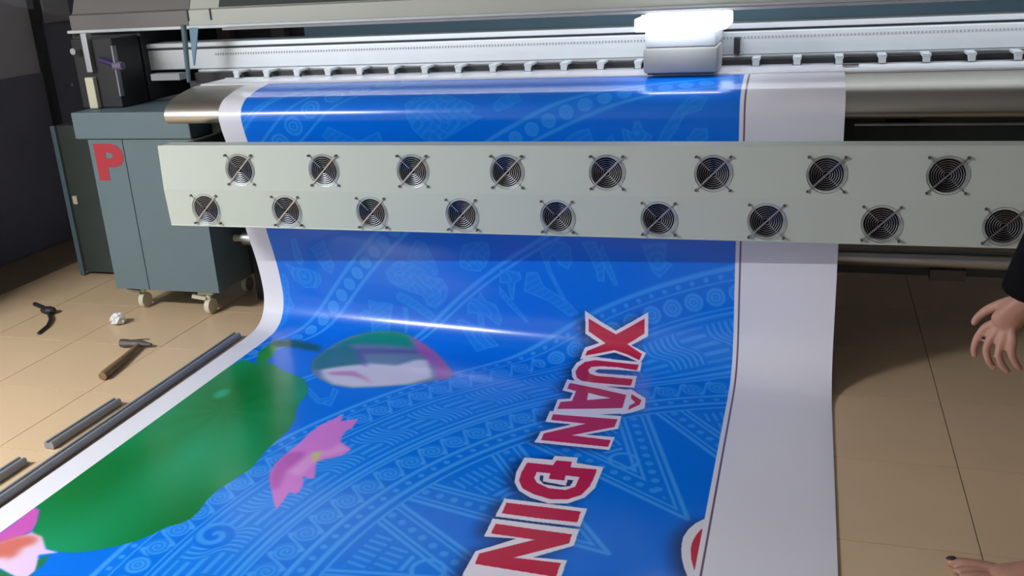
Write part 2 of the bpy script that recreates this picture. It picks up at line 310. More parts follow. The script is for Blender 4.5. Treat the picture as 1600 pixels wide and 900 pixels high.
FLOWERS = [
    ('leaf', [(-2.429, 2.353), (-2.408, 2.288), (-2.324, 2.308), (-2.250, 2.287), (-2.169, 2.335), (-2.093, 2.362), (-2.021, 2.389), (-1.962, 2.458), (-1.928, 2.530), (-1.927, 2.592), (-1.908, 2.657), (-1.870, 2.732), (-1.849, 2.818), (-1.851, 2.913), (-1.850, 2.988), (-1.840, 3.067), (-1.835, 3.126), (-1.848, 3.161), (-1.861, 3.236), (-1.872, 3.278), (-1.869, 3.340), (-1.858, 3.393), (-1.856, 3.447), (-1.875, 3.483), (-1.904, 3.508), (-1.926, 3.563), (-1.954, 3.608), (-1.985, 3.639), (-2.012, 3.663), (-2.068, 3.702), (-2.108, 3.722), (-2.151, 3.733), (-2.192, 3.733), (-2.232, 3.725), (-2.272, 3.702), (-2.326, 3.676), (-2.365, 3.620), (-2.400, 3.573), (-2.437, 3.560), (-2.466, 3.630), (-2.485, 3.400)]),
    ('leaf2', [(-2.332, 2.296), (-2.382, 2.190), (-2.384, 2.111), (-2.379, 2.035), (-2.339, 2.054), (-2.303, 2.184), (-2.280, 2.296)]),
    ('stem', [(-2.394, 2.053), (-2.285, 2.020), (-2.128, 2.044), (-2.094, 2.108), (-2.242, 2.095), (-2.363, 2.105)]),
    ('pinkp', [(-2.442, 3.788), (-2.428, 3.721), (-2.428, 3.653), (-2.446, 3.563), (-2.403, 3.570), (-2.360, 3.623), (-2.330, 3.677), (-2.360, 3.731), (-2.424, 3.803)]),
    ('whitep', [(-2.424, 3.803), (-2.372, 3.746), (-2.324, 3.683), (-2.274, 3.689), (-2.208, 3.738), (-2.155, 3.738), (-2.210, 3.770), (-2.177, 3.803), (-2.157, 3.836), (-2.157, 3.862), (-2.174, 3.883), (-2.234, 3.872), (-2.276, 3.863), (-2.304, 3.912)]),
    ('orange', [(-2.407, 3.819), (-2.395, 3.765), (-2.360, 3.717), (-2.316, 3.691), (-2.281, 3.698), (-2.264, 3.728), (-2.292, 3.756), (-2.277, 3.789), (-2.277, 3.816), (-2.314, 3.815), (-2.358, 3.864)]),
    ('green2', [(-2.273, 3.865), (-2.234, 3.872), (-2.177, 3.881), (-2.155, 3.864), (-2.155, 3.835), (-2.192, 3.788), (-2.176, 3.755), (-2.157, 3.796), (-2.151, 3.850), (-2.131, 3.901), (-2.266, 3.946), (-2.318, 3.900)]),
    ('budgrey', [(-2.043, 2.285), (-2.083, 2.196), (-2.081, 2.067), (-2.060, 1.987), (-2.023, 1.938), (-1.950, 1.902), (-1.886, 1.887), (-1.786, 1.876), (-1.716, 1.888), (-1.669, 1.911), (-1.606, 1.940), (-1.544, 1.985), (-1.478, 2.050), (-1.394, 2.158), (-1.403, 2.206), (-1.448, 2.245), (-1.541, 2.310), (-1.668, 2.366), (-1.771, 2.409), (-1.864, 2.410), (-1.951, 2.369), (-2.008, 2.331)]),
    ('budwhite', [(-2.003, 2.274), (-1.952, 2.245), (-1.893, 2.200), (-1.798, 2.159), (-1.675, 2.146), (-1.614, 2.065), (-1.557, 2.050), (-1.470, 2.219), (-1.544, 2.305), (-1.668, 2.366), (-1.774, 2.403), (-1.870, 2.399), (-1.943, 2.353)]),
    ('budgreen', [(-2.015, 1.956), (-1.949, 1.906), (-1.886, 1.887), (-1.786, 1.876), (-1.721, 1.892), (-1.663, 1.944), (-1.638, 1.975), (-1.691, 1.958), (-1.823, 1.962), (-1.953, 1.977), (-2.032, 2.028), (-2.066, 2.029)]),
    ('budgreen3', [(-2.040, 2.284), (-2.080, 2.195), (-2.078, 2.073), (-2.010, 2.002), (-1.919, 2.047), (-1.833, 2.169), (-1.955, 2.239), (-2.002, 2.287)]),
    ('budmag', [(-1.708, 1.890), (-1.658, 1.914), (-1.606, 1.940), (-1.544, 1.985), (-1.478, 2.050), (-1.394, 2.158), (-1.403, 2.206), (-1.445, 2.238), (-1.494, 2.144), (-1.562, 2.052), (-1.622, 2.009), (-1.670, 1.945)]),
    ('budpurp', [(-1.943, 2.033), (-1.806, 2.001), (-1.653, 1.973), (-1.624, 2.003), (-1.787, 2.042), (-1.886, 2.073), (-1.831, 2.146), (-1.797, 2.202), (-1.832, 2.183)]),
    ('budpink', [(-1.960, 2.303), (-1.890, 2.269), (-1.833, 2.253), (-1.756, 2.299), (-1.701, 2.350), (-1.762, 2.314), (-1.832, 2.301), (-1.914, 2.317)]),
    ('lotus', [(-1.755, 2.806), (-1.745, 2.744), (-1.718, 2.686), (-1.698, 2.630), (-1.678, 2.691), (-1.620, 2.652), (-1.611, 2.715), (-1.622, 2.761), (-1.616, 2.806), (-1.604, 2.838), (-1.538, 2.878), (-1.549, 2.930), (-1.587, 2.961), (-1.613, 2.987), (-1.622, 3.000), (-1.596, 3.052), (-1.573, 3.102), (-1.589, 3.107), (-1.620, 3.099), (-1.592, 3.147), (-1.583, 3.187), (-1.588, 3.209), (-1.615, 3.206), (-1.606, 3.269), (-1.603, 3.315), (-1.642, 3.268), (-1.685, 3.211), (-1.730, 3.151), (-1.750, 3.113), (-1.763, 3.057), (-1.762, 2.976), (-1.754, 2.883)]),
    ('lotusdk', [(-1.692, 3.200), (-1.734, 3.144), (-1.763, 3.057), (-1.762, 2.976), (-1.719, 2.943), (-1.691, 2.959), (-1.680, 2.989), (-1.689, 3.034), (-1.698, 3.083), (-1.678, 3.153), (-1.663, 3.216)]),
    ('lotuslt', [(-1.682, 2.980), (-1.667, 2.937), (-1.610, 2.890), (-1.605, 2.848), (-1.540, 2.879), (-1.584, 2.940), (-1.621, 2.971), (-1.626, 3.061), (-1.638, 3.109), (-1.687, 3.093), (-1.682, 3.046)]),
    ('lotusye', [(-1.668, 2.947), (-1.637, 2.923), (-1.633, 2.955), (-1.622, 3.000), (-1.649, 2.980)]),
]
FIGURES = [
    (0, [(-1.834, 1.586), (-1.793, 1.542), (-1.749, 1.523), (-1.684, 1.526), (-1.639, 1.547), (-1.597, 1.591), (-1.549, 1.595), (-1.523, 1.641), (-1.537, 1.697), (-1.590, 1.745), (-1.638, 1.738), (-1.659, 1.692), (-1.722, 1.675), (-1.786, 1.656), (-1.825, 1.635)]),
    (1, [(-1.950, 1.736), (-1.900, 1.747), (-1.839, 1.741), (-1.818, 1.747), (-1.830, 1.824), (-1.826, 1.887), (-1.917, 1.898), (-1.938, 1.820), (-1.952, 1.806), (-1.985, 1.828), (-1.996, 1.810), (-1.979, 1.789), (-1.948, 1.790)]),
    (1, [(-1.768, 1.758), (-1.743, 1.755), (-1.734, 1.814), (-1.731, 1.876), (-1.748, 1.878), (-1.754, 1.816)]),
    (2, [(-1.435, 1.711), (-1.408, 1.678), (-1.381, 1.683), (-1.366, 1.643), (-1.339, 1.687), (-1.293, 1.698), (-1.265, 1.770), (-1.279, 1.800), (-1.319, 1.775), (-1.358, 1.749), (-1.348, 1.821), (-1.380, 1.809), (-1.389, 1.752), (-1.437, 1.756)]),
    (3, [(-2.381, 1.582), (-2.332, 1.604), (-2.252, 1.605), (-2.194, 1.626), (-2.194, 1.669), (-2.228, 1.706), (-2.292, 1.712), (-2.349, 1.675)]),
    (1, [(-2.131, 1.440), (-2.121, 1.500), (-2.104, 1.575), (-2.131, 1.620), (-2.163, 1.606), (-2.194, 1.548), (-2.213, 1.489)]),
    (1, [(-2.311, 1.451), (-2.280, 1.432), (-2.278, 1.502), (-2.268, 1.563), (-2.293, 1.592), (-2.320, 1.559)]),
    (0, [(-1.450, 1.486), (-1.427, 1.423), (-1.357, 1.404), (-1.305, 1.409), (-1.298, 1.461), (-1.323, 1.516), (-1.357, 1.549), (-1.426, 1.546), (-1.451, 1.529)]),
    (2, [(-1.714, 1.512), (-1.650, 1.412), (-1.605, 1.425), (-1.571, 1.518), (-1.559, 1.572), (-1.589, 1.591), (-1.623, 1.545), (-1.668, 1.525)]),
    (1, [(-1.796, 1.697), (-1.773, 1.683), (-1.725, 1.699), (-1.565, 1.798), (-1.546, 1.833), (-1.570, 1.835), (-1.698, 1.766), (-1.795, 1.721)]),
    (1, [(-2.436, 1.692), (-2.414, 1.724), (-2.366, 1.809), (-2.374, 1.825), (-2.411, 1.829), (-2.440, 1.776)]),
    (2, [(-1.493, 1.791), (-1.461, 1.781), (-1.355, 1.821), (-1.266, 1.889), (-1.322, 1.914), (-1.361, 1.940), (-1.447, 1.845)]),
    (2, [(-1.070, 1.405), (-1.026, 1.381), (-0.963, 1.386), (-0.929, 1.412), (-0.928, 1.476), (-0.947, 1.510), (-0.989, 1.487), (-1.008, 1.445), (-1.031, 1.475), (-1.020, 1.525), (-0.954, 1.661), (-0.969, 1.677), (-1.041, 1.527), (-1.066, 1.448)]),
    (1, [(-0.886, 1.382), (-0.824, 1.379), (-0.804, 1.434), (-0.785, 1.482), (-0.788, 1.553), (-0.818, 1.555), (-0.827, 1.499), (-0.853, 1.443)]),
    (1, [(-0.796, 1.385), (-0.770, 1.446), (-0.728, 1.563), (-0.746, 1.571), (-0.779, 1.510), (-0.811, 1.420)]),
    (3, [(-0.628, 1.378), (-0.523, 1.370), (-0.526, 1.420), (-0.535, 1.441), (-0.499, 1.462), (-0.555, 1.523), (-0.582, 1.498), (-0.615, 1.424)]),
    (2, [(-1.263, 1.527), (-1.167, 1.535), (-1.161, 1.565), (-1.193, 1.590), (-1.207, 1.675), (-1.222, 1.669), (-1.231, 1.593), (-1.269, 1.596)]),
    (1, [(-1.137, 1.533), (-1.085, 1.530), (-1.060, 1.595), (-0.954, 1.653), (-0.905, 1.708), (-0.949, 1.726), (-1.049, 1.661), (-1.158, 1.625)]),
    (1, [(-1.270, 1.604), (-1.229, 1.662), (-1.139, 1.765), (-1.150, 1.773), (-1.232, 1.700), (-1.274, 1.650)]),
    (1, [(-2.047, 0.941), (-2.006, 0.896), (-1.956, 0.918), (-1.874, 0.963), (-1.766, 0.919), (-1.752, 0.989), (-2.005, 0.990)]),
    (0, [(-1.641, 0.799), (-1.600, 0.761), (-1.477, 0.739), (-1.377, 0.786), (-1.323, 0.812), (-1.342, 0.845), (-1.286, 0.859), (-1.391, 0.913), (-1.484, 0.962), (-1.530, 0.977), (-1.577, 0.948), (-1.614, 0.905), (-1.630, 0.856)]),
    (1, [(-0.944, 0.954), (-0.895, 0.921), (-0.842, 0.908), (-0.818, 0.981), (-0.952, 0.981)]),
    (3, [(-0.711, 0.909), (-0.679, 0.916), (-0.667, 0.928), (-0.659, 0.883), (-0.634, 0.877), (-0.622, 0.916), (-0.584, 0.941), (-0.597, 0.973), (-0.661, 0.980), (-0.700, 0.961)]),
    (1, [(-0.571, 0.980), (-0.552, 0.929), (-0.514, 0.872), (-0.478, 0.822), (-0.433, 0.768), (-0.369, 0.788), (-0.397, 0.842), (-0.458, 0.860), (-0.489, 0.916), (-0.527, 0.973)]),
    (1, [(-0.458, 0.960), (-0.421, 0.910), (-0.371, 0.911), (-0.365, 0.954), (-0.420, 0.973)]),
    (2, [(-1.246, 0.813), (-1.215, 0.759), (-1.159, 0.734), (-1.126, 0.791), (-1.189, 0.827), (-1.230, 0.840)]),
    (1, [(-0.778, 0.961), (-0.751, 0.935), (-0.719, 0.980), (-0.785, 0.980)]),
    (2, [(-1.956, 2.489), (-1.850, 2.581), (-1.777, 2.589), (-1.814, 2.447), (-1.856, 2.427), (-1.825, 2.513), (-1.858, 2.538), (-1.958, 2.457)]),
    (1, [(-2.414, 1.638), (-2.385, 1.670), (-2.399, 1.885), (-2.422, 1.976), (-2.454, 1.891), (-2.434, 1.839)]),
]

RES = 0.0016
TW, TH = int((XR - XL) / RES), int(SMAX / RES)

def make_print():
    f4 = np.float32
    xs = (XL + (np.arange(TW) + 0.5) * RES).astype(f4)[None, :]
    ss = ((np.arange(TH) + 0.5) * RES).astype(f4)[:, None]
    X = np.broadcast_to(xs, (TH, TW)); S_ = np.broadcast_to(ss, (TH, TW))
    def poly_mask(pts):
        P = np.array(pts); x0, y0 = P.min(0) - RES; x1, y1 = P.max(0) + RES
        i0 = max(0, int((x0 - XL) / RES)); i1 = min(TW, int((x1 - XL) / RES) + 2)
        j0 = max(0, int(y0 / RES)); j1 = min(TH, int(y1 / RES) + 2)
        if i1 <= i0 or j1 <= j0: return None
        gx = xs[:, i0:i1]; gy = ss[j0:j1]
        ins = np.zeros((j1 - j0, i1 - i0), bool)
        for a in range(len(P)):
            (ax, ay), (bx, by) = P[a], P[(a + 1) % len(P)]
            if ay == by: continue
            c = (ay > gy) != (by > gy)
            ins ^= c & (gx < (bx - ax) * (gy - ay) / (by - ay) + ax)
        return (slice(j0, j1), slice(i0, i1)), ins
    def blur(a, n):
        for ax in (0, 1):
            for _ in range(2):
                c = np.cumsum(np.concatenate([np.zeros_like(np.take(a, [0], ax)), a], ax), ax, dtype=np.float64)
                L = a.shape[ax]; lo = np.clip(np.arange(L) - n, 0, L); hi = np.clip(np.arange(L) + n + 1, 0, L)
                cnt = (hi - lo).reshape((-1, 1) if ax == 0 else (1, -1))
                a = ((np.take(c, hi, ax) - np.take(c, lo, ax)) / cnt).astype(f4)
        return a
    CX, CS = 0.30, 3.66
    dx = X - CX; dy = S_ - CS
    R = np.hypot(dx, dy).astype(f4); TH_ = np.arctan2(dy, dx).astype(f4)
    pat = np.zeros((TH, TW), f4)
    def sm(d, wd): return np.clip(1.5 - d / wd, 0, 1)          # soft line of half width wd
    def ring(r, wd, k=1.0): np.maximum(pat, k * sm(np.abs(R - r), wd), out=pat)
    # base tint of the decorated rings
    for a, b, k in ((1.70, 2.27, .42), (1.62, 1.70, .3), (3.02, 3.13, .2), (3.65, 3.78, .2)):
        np.maximum(pat, k * ((R > a) & (R < b)), out=pat)
    for r, wd in ((2.268, .011), (2.214, .011), (2.114, .010), (2.088, .006), (1.872, .006), (1.845, .010), (1.822, .005), (1.696, .011), (1.632, .011), (1.596, .006),
                  (3.125, .009), (3.105, .004), (3.028, .009), (3.045, .004), (3.775, .010), (3.65, .010), (3.875, .008), (3.895, .004), (2.655, .009), (2.625, .006)):
        ring(r, wd)
    for r, wd in ((2.098, .005), (1.858, .005), (1.612, .009), (2.07, .004), (1.89, .004)):
        m = sm(np.abs(R - r), wd); pat[:] = pat * (1 - m) + 0.05 * m
    def chain(rc, rad, gap, kind):
        n = int(round(2 * math.pi * rc / gap)); st = 2 * math.pi / n
        tl = (np.mod(TH_ + math.pi, st) - st / 2) * rc; rl = R - rc
        band = np.abs(rl) < rad * 1.3
        d = np.hypot(tl, rl)
        if kind == 'dot':
            m = np.clip((rad - d) / .004, 0, 1)
            k = .9
        elif kind == 'target':
            m = np.maximum(sm(np.abs(d - rad * .82), .006), sm(np.abs(d - rad * .42), .005)); m = np.maximum(m, sm(d, .006)); k = 1.0
            dark = (d > rad * 1.05) & band; pat[dark] = 0.05
        elif kind == 'curl':
            ang = np.arctan2(rl, tl)
            sp = np.mod(d / (rad * .42) - ang / (2 * math.pi), 1.0)
            m = np.where(d < rad, np.clip(1.6 - np.abs(sp - .5) * 6, 0, 1), 0)
            link_ = sm(np.abs(rl + .95 * rad * np.sin(2 * math.pi * tl / (st * rc))), .012) * (d > rad * .85)
            dark = (d > rad * 1.08) & band; pat[dark] = 0.05
            m = np.maximum(m, link_); k = 1.0
        m = np.where(band, m, 0)
        np.maximum(pat, k * m, out=pat)
    keep = pat.copy()
    chain(2.164, .040, .094, 'target')
    tg = pat.copy(); pat[:] = keep; chain(2.164, .040, .100, 'curl')
    pat[:] = np.where(TH_ > -2.25, tg, pat)
    chain(1.760, .043, .105, 'curl')
    # dots in dark cells
    for rc, rr, g in ((2.241, .013, .060), (1.664, .014, .062)):
        dk = np.abs(R - rc) < .017; pat[dk] = .12
        chain(rc, rr, g, 'dot')
    chain(3.075, .030, .082, 'target'); chain(3.712, .047, .118, 'target')
    # key-fret ring: nested S bends
    rm, hw = 1.980, .078
    n = int(round(2 * math.pi * rm / .27)); st = 2 * math.pi / n
    t = (np.mod(TH_, st) / st); q = (R - rm) / hw
    band = np.abs(q) < 1
    bend = t + .16 * np.tanh(q * 3.0)
    fr = np.abs(np.mod(bend * 1.0 + 0.0, 1.0) - .5)
    lines = np.clip(1.7 - np.abs(np.mod(fr * 11, 1.0) - .5) * 5, 0, 1) * (fr < .30)
    lines = np.maximum(lines, np.clip(1.7 - np.abs(np.mod(q * 2.0 + .5, 1.0) - .5) * 5, 0, 1) * (fr >= .30) * .9)
    pat[band] = np.maximum(pat[band] * .55, lines[band])
    # star of the drum: V bands between the rays
    N = 18; st = 2 * math.pi / N; off = math.radians(-130.8)
    th = np.mod(TH_ - off + st / 2, st) - st / 2
    lx = R * np.cos(th); ly = np.abs(R * np.sin(th))
    nx, ny = 0.90, 0.0; tx, ty = 1.66 * math.cos(st / 2), 1.66 * math.sin(st / 2)
    ex, ey = tx - nx, ty - ny; L = math.hypot(ex, ey); ex /= L; ey /= L
    dd = (lx - nx) * ey - (ly - ny) * ex          # > 0 inside the V
    al = (lx - nx) * ex + (ly - ny) * ey
    inR = R < 1.59
    np.maximum(pat, np.where(inR & (dd > 0), .13, 0), out=pat)
    for c, wd in ((.006, .008), (.030, .005), (.100, .006), (.122, .007)):
        np.maximum(pat, np.where(inR & (al > c * 2), sm(np.abs(dd - c), wd), 0), out=pat)
    dt = np.hypot(np.mod(al, .055) - .0275, dd - .065)
    np.maximum(pat, np.where(inR & (al > .12), np.clip((.017 - dt) / .004, 0, 1) * .8, 0), out=pat)
    ins = inR & (dd > .14)
    hat = np.clip(1.6 - np.abs(np.mod(th * R / .030, 1) - .5) * 5, 0, 1)
    for a, b in ((1.49, 1.555), (1.41, 1.475)):
        mm = ins & (R > a) & (R < b); pat[mm] = np.maximum(pat[mm], hat[mm] * .85)
    arc = np.where(ins, sm(np.abs(R - 1.385), .008), 0); np.maximum(pat, arc, out=pat)
    dc = np.hypot(lx - 1.31, ly); np.maximum(pat, np.where(inR, sm(np.abs(dc - .05), .008), 0), out=pat)
    # figures in the outer bands (long-legged birds, dancers, boats), outlined
    def motif_xy(P, kind):
        res = poly_mask(P)
        if res is None: return
        sl, m = res
        if m.size == 0: return
        er = m.copy()
        kpx = 5
        for _ in range(kpx):
            e2 = er.copy(); e2[1:] &= er[:-1]; e2[:-1] &= er[1:]; e2[:, 1:] &= er[:, :-1]; e2[:, :-1] &= er[:, 1:]; er = e2
        edge = m & ~er
        sub = pat[sl]
        xx = X[sl]; yy = S_[sl]
        wv = np.sin(xx * 75 + 2.2 * np.sin(yy * 48)) * np.sin(yy * 70 + 2.0 * np.sin(xx * 40))
        mx, my = xx.mean(), yy.mean()
        if kind == 0: tex = .30 + .38 * (np.abs(wv) < .28)
        elif kind == 1: tex = .28 + .26 * (np.mod((xx * .6 + yy) / .03, 1) < .35)
        elif kind == 2: tex = .30 + .34 * (np.abs(np.sin(xx * 60 + 2.5 * np.sin(yy * 35))) < .3)
        else: tex = .28 + .40 * (np.mod(np.hypot(xx - mx, yy - my) / .030, 1) < .4)
        sub[er] = np.maximum(sub[er], tex[er] if hasattr(tex, 'shape') else tex)
        sub[edge] = .68
    for kind, pts in FIGURES: motif_xy(pts, kind)
    # spiral ornament by the leaf
    for (cx, cs, rr) in ((-1.98, 3.42, .12), (-1.72, 3.50, .07)):
        d = np.hypot(X - cx, S_ - cs); an = np.arctan2(S_ - cs, X - cx)
        mm = d < rr
        sp = np.mod(d / .055 - an / (2 * math.pi), 1)
        pat[mm] = np.clip(1.6 - np.abs(sp[mm] - .5) * 5, 0, 1) * .9
    pat = blur(pat, 1)
    # colour
    img = np.zeros((TH, TW, 3), f4)
    base = np.array(BLUE0, f4); light = np.array(BLUE1, f4)
    fade = np.clip(1.0 - (2.4 - S_) * .18, .72, 1.0)
    pp = (pat * fade)[..., None]
    img[:] = base * (1 - pp) + light * pp
    del R, TH_, th, lx, ly, dd, al
    COL = dict(leaf=(.05,.50,.27), leaf2=(.10,.58,.25), stem=(.08,.33,.30), pinkp=(.78,.36,.72), whitep=(.90,.80,.92), orange=(.82,.45,.40), green2=(.16,.48,.32),
               budgrey=(.42,.52,.60), budwhite=(.86,.84,.88), budgreen=(.08,.55,.48), budgreen3=(.16,.46,.45), budmag=(.66,.35,.66), budpurp=(.40,.28,.58), budpink=(.74,.40,.62),
               lotus=(.82,.50,.84), lotusdk=(.68,.30,.68), lotuslt=(.88,.66,.88), lotusye=(.75,.80,.45))
    def softfill(pts, col, n, k=1.0):
        P = np.array(pts); mg = n * 4 * RES
        res = poly_mask([tuple(p) for p in P])
        if res is None: return
        (sj, si), m = res
        j0 = max(0, sj.start - 4 * n); j1 = min(TH, sj.stop + 4 * n); i0 = max(0, si.start - 4 * n); i1 = min(TW, si.stop + 4 * n)
        A = np.zeros((j1 - j0, i1 - i0), f4); A[sj.start - j0:sj.stop - j0, si.start - i0:si.stop - i0] = m
        if n: A = blur(A, n)
        A = (A * k)[..., None]
        img[j0:j1, i0:i1] = img[j0:j1, i0:i1] * (1 - A) + np.array(col, f4) * A
    rr = random.Random(3)
    for name, pts in FLOWERS:
        soft = 2 if name in ('leaf', 'pinkp', 'whitep', 'budgrey', 'green2', 'lotus', 'leaf2') else (8 if name.startswith('bud') or name == 'orange' or name == 'stem' else 5)
        if name in ('budpurp', 'budpink', 'lotusdk', 'lotuslt'): softfill(pts, COL[name], 7, .65); continue
        softfill(pts, COL[name], soft)
        if name == 'leaf':
            (sl, m) = poly_mask(pts); xx = X[sl]; yy = S_[sl]
            lc = (-2.2, 2.75)
            an = np.arctan2(yy - lc[1], xx - lc[0]); d = np.hypot(xx - lc[0], yy - lc[1])
            v = .5 + .5 * np.cos(an * 9 + np.sin(d * 9) * .6)
            v = np.clip(v * .16 + .5 * np.sin(xx * 4 + yy * 5.2) * np.sin(xx * 7 - yy * 3) + .36, 0, 1)[..., None]
            new = np.array((.05, .48, .22), f4) * (1 - v) + np.array((.10, .60, .40), f4) * v
            sub = img[sl]; sub[m] = new[m]; img[sl] = sub
            softfill([(-2.30 + .03 * math.cos(t / 4), 2.62 + .045 * math.sin(t / 4)) for t in range(25)], (.12, .66, .50), 6, .9)
    # soft dark halo on the left of the lettering, then the letters
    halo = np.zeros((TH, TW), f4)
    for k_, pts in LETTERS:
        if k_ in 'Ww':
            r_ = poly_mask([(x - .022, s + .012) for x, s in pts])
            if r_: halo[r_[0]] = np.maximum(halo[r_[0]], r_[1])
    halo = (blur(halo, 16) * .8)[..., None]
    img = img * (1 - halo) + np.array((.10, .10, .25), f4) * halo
    LC = dict(W=(.92,.90,.95), w=(.90,.90,.94), R=(.76,.13,.28), r=(.76,.15,.27), D=(.18,.22,.42))
    for k_, pts in LETTERS:
        res = poly_mask(pts)
        if res is None: continue
        sl, m = res
        sub = img[sl]; sub[m] = LC[k_]; img[sl] = sub
    # blank vinyl: margins and the part not printed yet
    white = np.array((.93, .93, .965), f4)
    start = .505 + (X - XL) * .016
    out = (X < -2.43) | (X > -.2505) | (S_ < start)
    img[out] = white
    ln = (X > -.2345) & (X < -.2275) & (S_ > start - .002); img[ln] = (.42, .33, .42)
    im = bpy.data.images.new('banner_print', TW, TH, alpha=False)
    buf = np.ones((TH, TW, 4), f4); buf[..., :3] = np.clip(img, 0, 1)
    im.pixels.foreach_set(buf.ravel()); im.update(); im.pack()
    return im

BLUE0 = (0.0, 0.455, 0.92)
BLUE1 = (0.26, 0.62, 0.98)
print_img = make_print()
M_sheet = mat('glossy_printed_vinyl', (0.9, 0.9, 0.93), 0.20, spec=0.5)
nt = M_sheet.node_tree
ti = nt.nodes.new('ShaderNodeTexImage'); ti.image = print_img; ti.interpolation = 'Cubic'
uvn = nt.nodes.new('ShaderNodeUVMap'); uvn.uv_map = 'UVMap'
nt.links.new(uvn.outputs[0], ti.inputs[0])
nt.links.new(ti.outputs[0], nt.nodes['Principled BSDF'].inputs['Base Color'])
nz = nt.nodes.new('ShaderNodeTexNoise'); nz.inputs['Scale'].default_value = 1.6; nz.inputs['Detail'].default_value = 1
tc = nt.nodes.new('ShaderNodeTexCoord'); nt.links.new(tc.outputs['Object'], nz.inputs['Vector'])
bp = nt.nodes.new('ShaderNodeBump'); bp.inputs['Strength'].default_value = 0.25; bp.inputs['Distance'].default_value = 0.02
nt.links.new(nz.outputs['Fac'], bp.inputs['Height']); nt.links.new(bp.outputs['Normal'], nt.nodes['Principled BSDF'].inputs['Normal'])

M_back = mat('white_vinyl_back', (0.82, 0.82, 0.86), 0.5, noise=0.02)
def make_sheet():
    NX = 64; n = len(SL); V = []; UV = []; Fc = []
    for i in range(NX + 1):
        w_ = i / NX; x = XL + (XR - XL) * w_
        P = SL * (1 - w_) + SR * w_
        s = np.concatenate([[0], np.cumsum(np.hypot(*np.diff(P, axis=0).T))])
        for j in range(n): V.append((x, P[j, 0], P[j, 1])); UV.append((w_, s[j] / SMAX))
    for i in range(NX):
        for j in range(n - 1):
            a = i * n + j; Fc.append((a, a + n, a + n + 1, a + 1))
    me = bpy.data.meshes.new('printed_banner'); me.from_pydata(V, [], Fc)
    ul = me.uv_layers.new(name='UVMap')
    vi = np.zeros(len(me.loops), np.int32); me.loops.foreach_get('vertex_index', vi)
    ul.data.foreach_set('uv', np.array(UV, np.float32)[vi].ravel())
    for p in me.polygons: p.use_smooth = True
    me.materials.append(M_sheet)
    # give it a real thickness: an underside offset along the normals and a separate rim
    bm = bmesh.new(); bm.from_mesh(me); bm.normal_update()
    if sum(f.normal.z for f in bm.faces) < 0: bmesh.ops.reverse_faces(bm, faces=bm.faces); bm.normal_update()
    top = list(bm.verts); uvl = bm.loops.layers.uv.active; T = 0.0012
    uvw = {l.vert.index: l[uvl].uv.copy() for f in bm.faces for l in f.loops}
    faces = list(bm.faces); bed = [(e.verts[0], e.verts[1]) for e in bm.edges if e.is_boundary]
    low = [bm.verts.new(v.co - v.normal * T) for v in top]
    for f in faces:
        g = bm.faces.new([low[v.index] for v in reversed(f.verts)]); g.smooth = True; g.material_index = 1
    for a, b in bed:
        ia, ib = a.index, b.index
        g = bm.faces.new([bm.verts.new(p) for p in (top[ia].co, top[ib].co, low[ib].co, low[ia].co)]); g.material_index = 1
    bm.to_mesh(me); bm.free()
    me.materials.append(M_back)
    o = bpy.data.objects.new('printed_banner', me); C.objects.link(o)
    return o
tag(make_sheet(), 'glossy blue printed banner with red lettering and lotus flowers, hanging down onto the floor', 'banner')
# ------------------------------------------------------------------ the printer
pr = thing('wide_format_printer', 'long grey and cream wide-format printer with aluminium gantry that the banner runs out of', 'printer', (0, 0, 0))
bm = bmesh.new()
prof = [(4.31,1.163),(4.2,1.163),(4.08,1.163),(4.0,1.152),(3.93,1.139),(3.885,1.126),(3.862,1.117),(3.838,1.100),(3.826,1.085),(3.818,1.068),(3.818,1.052),(3.824,1.036),(3.838,1.026),(3.86,1.022),(4.31,1.022)]
extrude_x(bm, prof, -2.835, 1.5)
pl = link('platen', bm, M_platen, pr, smooth=True)
link('end_screw', tube(bmesh.new(), (-2.842, 3.90, 1.06), (-2.83, 3.90, 1.06), 0.012), M_iron, pl)
link('dark_gap_block', B(-3.0, 1.5, 4.34, 4.46, 1.150, 1.200, bev=0.002), M_black, pr)  # solid black block stands for the shaded gap under the gantry
link('print_table_strip', B(-2.80, 1.5, 4.085, 4.298, 1.1640, 1.1722, bev=0.001), M_paper, pr)
link('slot_rail', B(-2.8, 1.5, 4.300, 4.318, 1.171, 1.176), M_alu, pr)
g = link('gantry_beam', B(-3.47, 1.5, 4.40, 4.56, 1.212, 1.312, bev=0.006), M_rail, pr)
link('rail_groove', B(-3.46, 1.5, 4.41, 4.56, 1.3125, 1.322), M_dark, g)
link('upper_rail', B(-3.47, 1.5, 4.395, 4.58, 1.322, 1.346, bev=0.005), M_rail, pr)
link('lower_rail', B(-3.0, 1.5, 4.375, 4.42, 1.200, 1.2115, bev=0.002), M_alu, pr)
bm = bmesh.new()      # fine rack teeth of the encoder strip
for q in range(300):
    x = -2.9 + q * 0.0145; box(bm, x, x + 0.006, 4.3975, 4.401, 1.280, 1.290)
enc = link('encoder_strip', bm, M_panel, g); enc['kind'] = 'stuff'
tb = bmesh.new(); box(tb, -0.017, 0.017, 4.275, 4.40, 1.199, 1.211, bev=0.002); box(tb, -0.014, 0.014, 4.275, 4.297, 1.1775, 1.20, bev=0.002)
t0 = link('pinch_roller_arm', tb, M_rail, pr)
rb = tube(bmesh.new(), (-0.018, 4.288, 1.184), (0.018, 4.288, 1.184), 0.0075, n=10)
r0 = link('roller', rb, M_black, t0)
for q in range(24):
    x = -2.7177 + 0.1667 * q
    if q == 0: t0.location.x = x; continue
    a = t0.copy(); C.objects.link(a); a.parent = pr; a.location.x = x
    b = r0.copy(); C.objects.link(b); b.parent = a
link('back_panel', B(-2.63, 1.5, 4.86, 4.88, 1.10, 1.75), M_blue, pr)
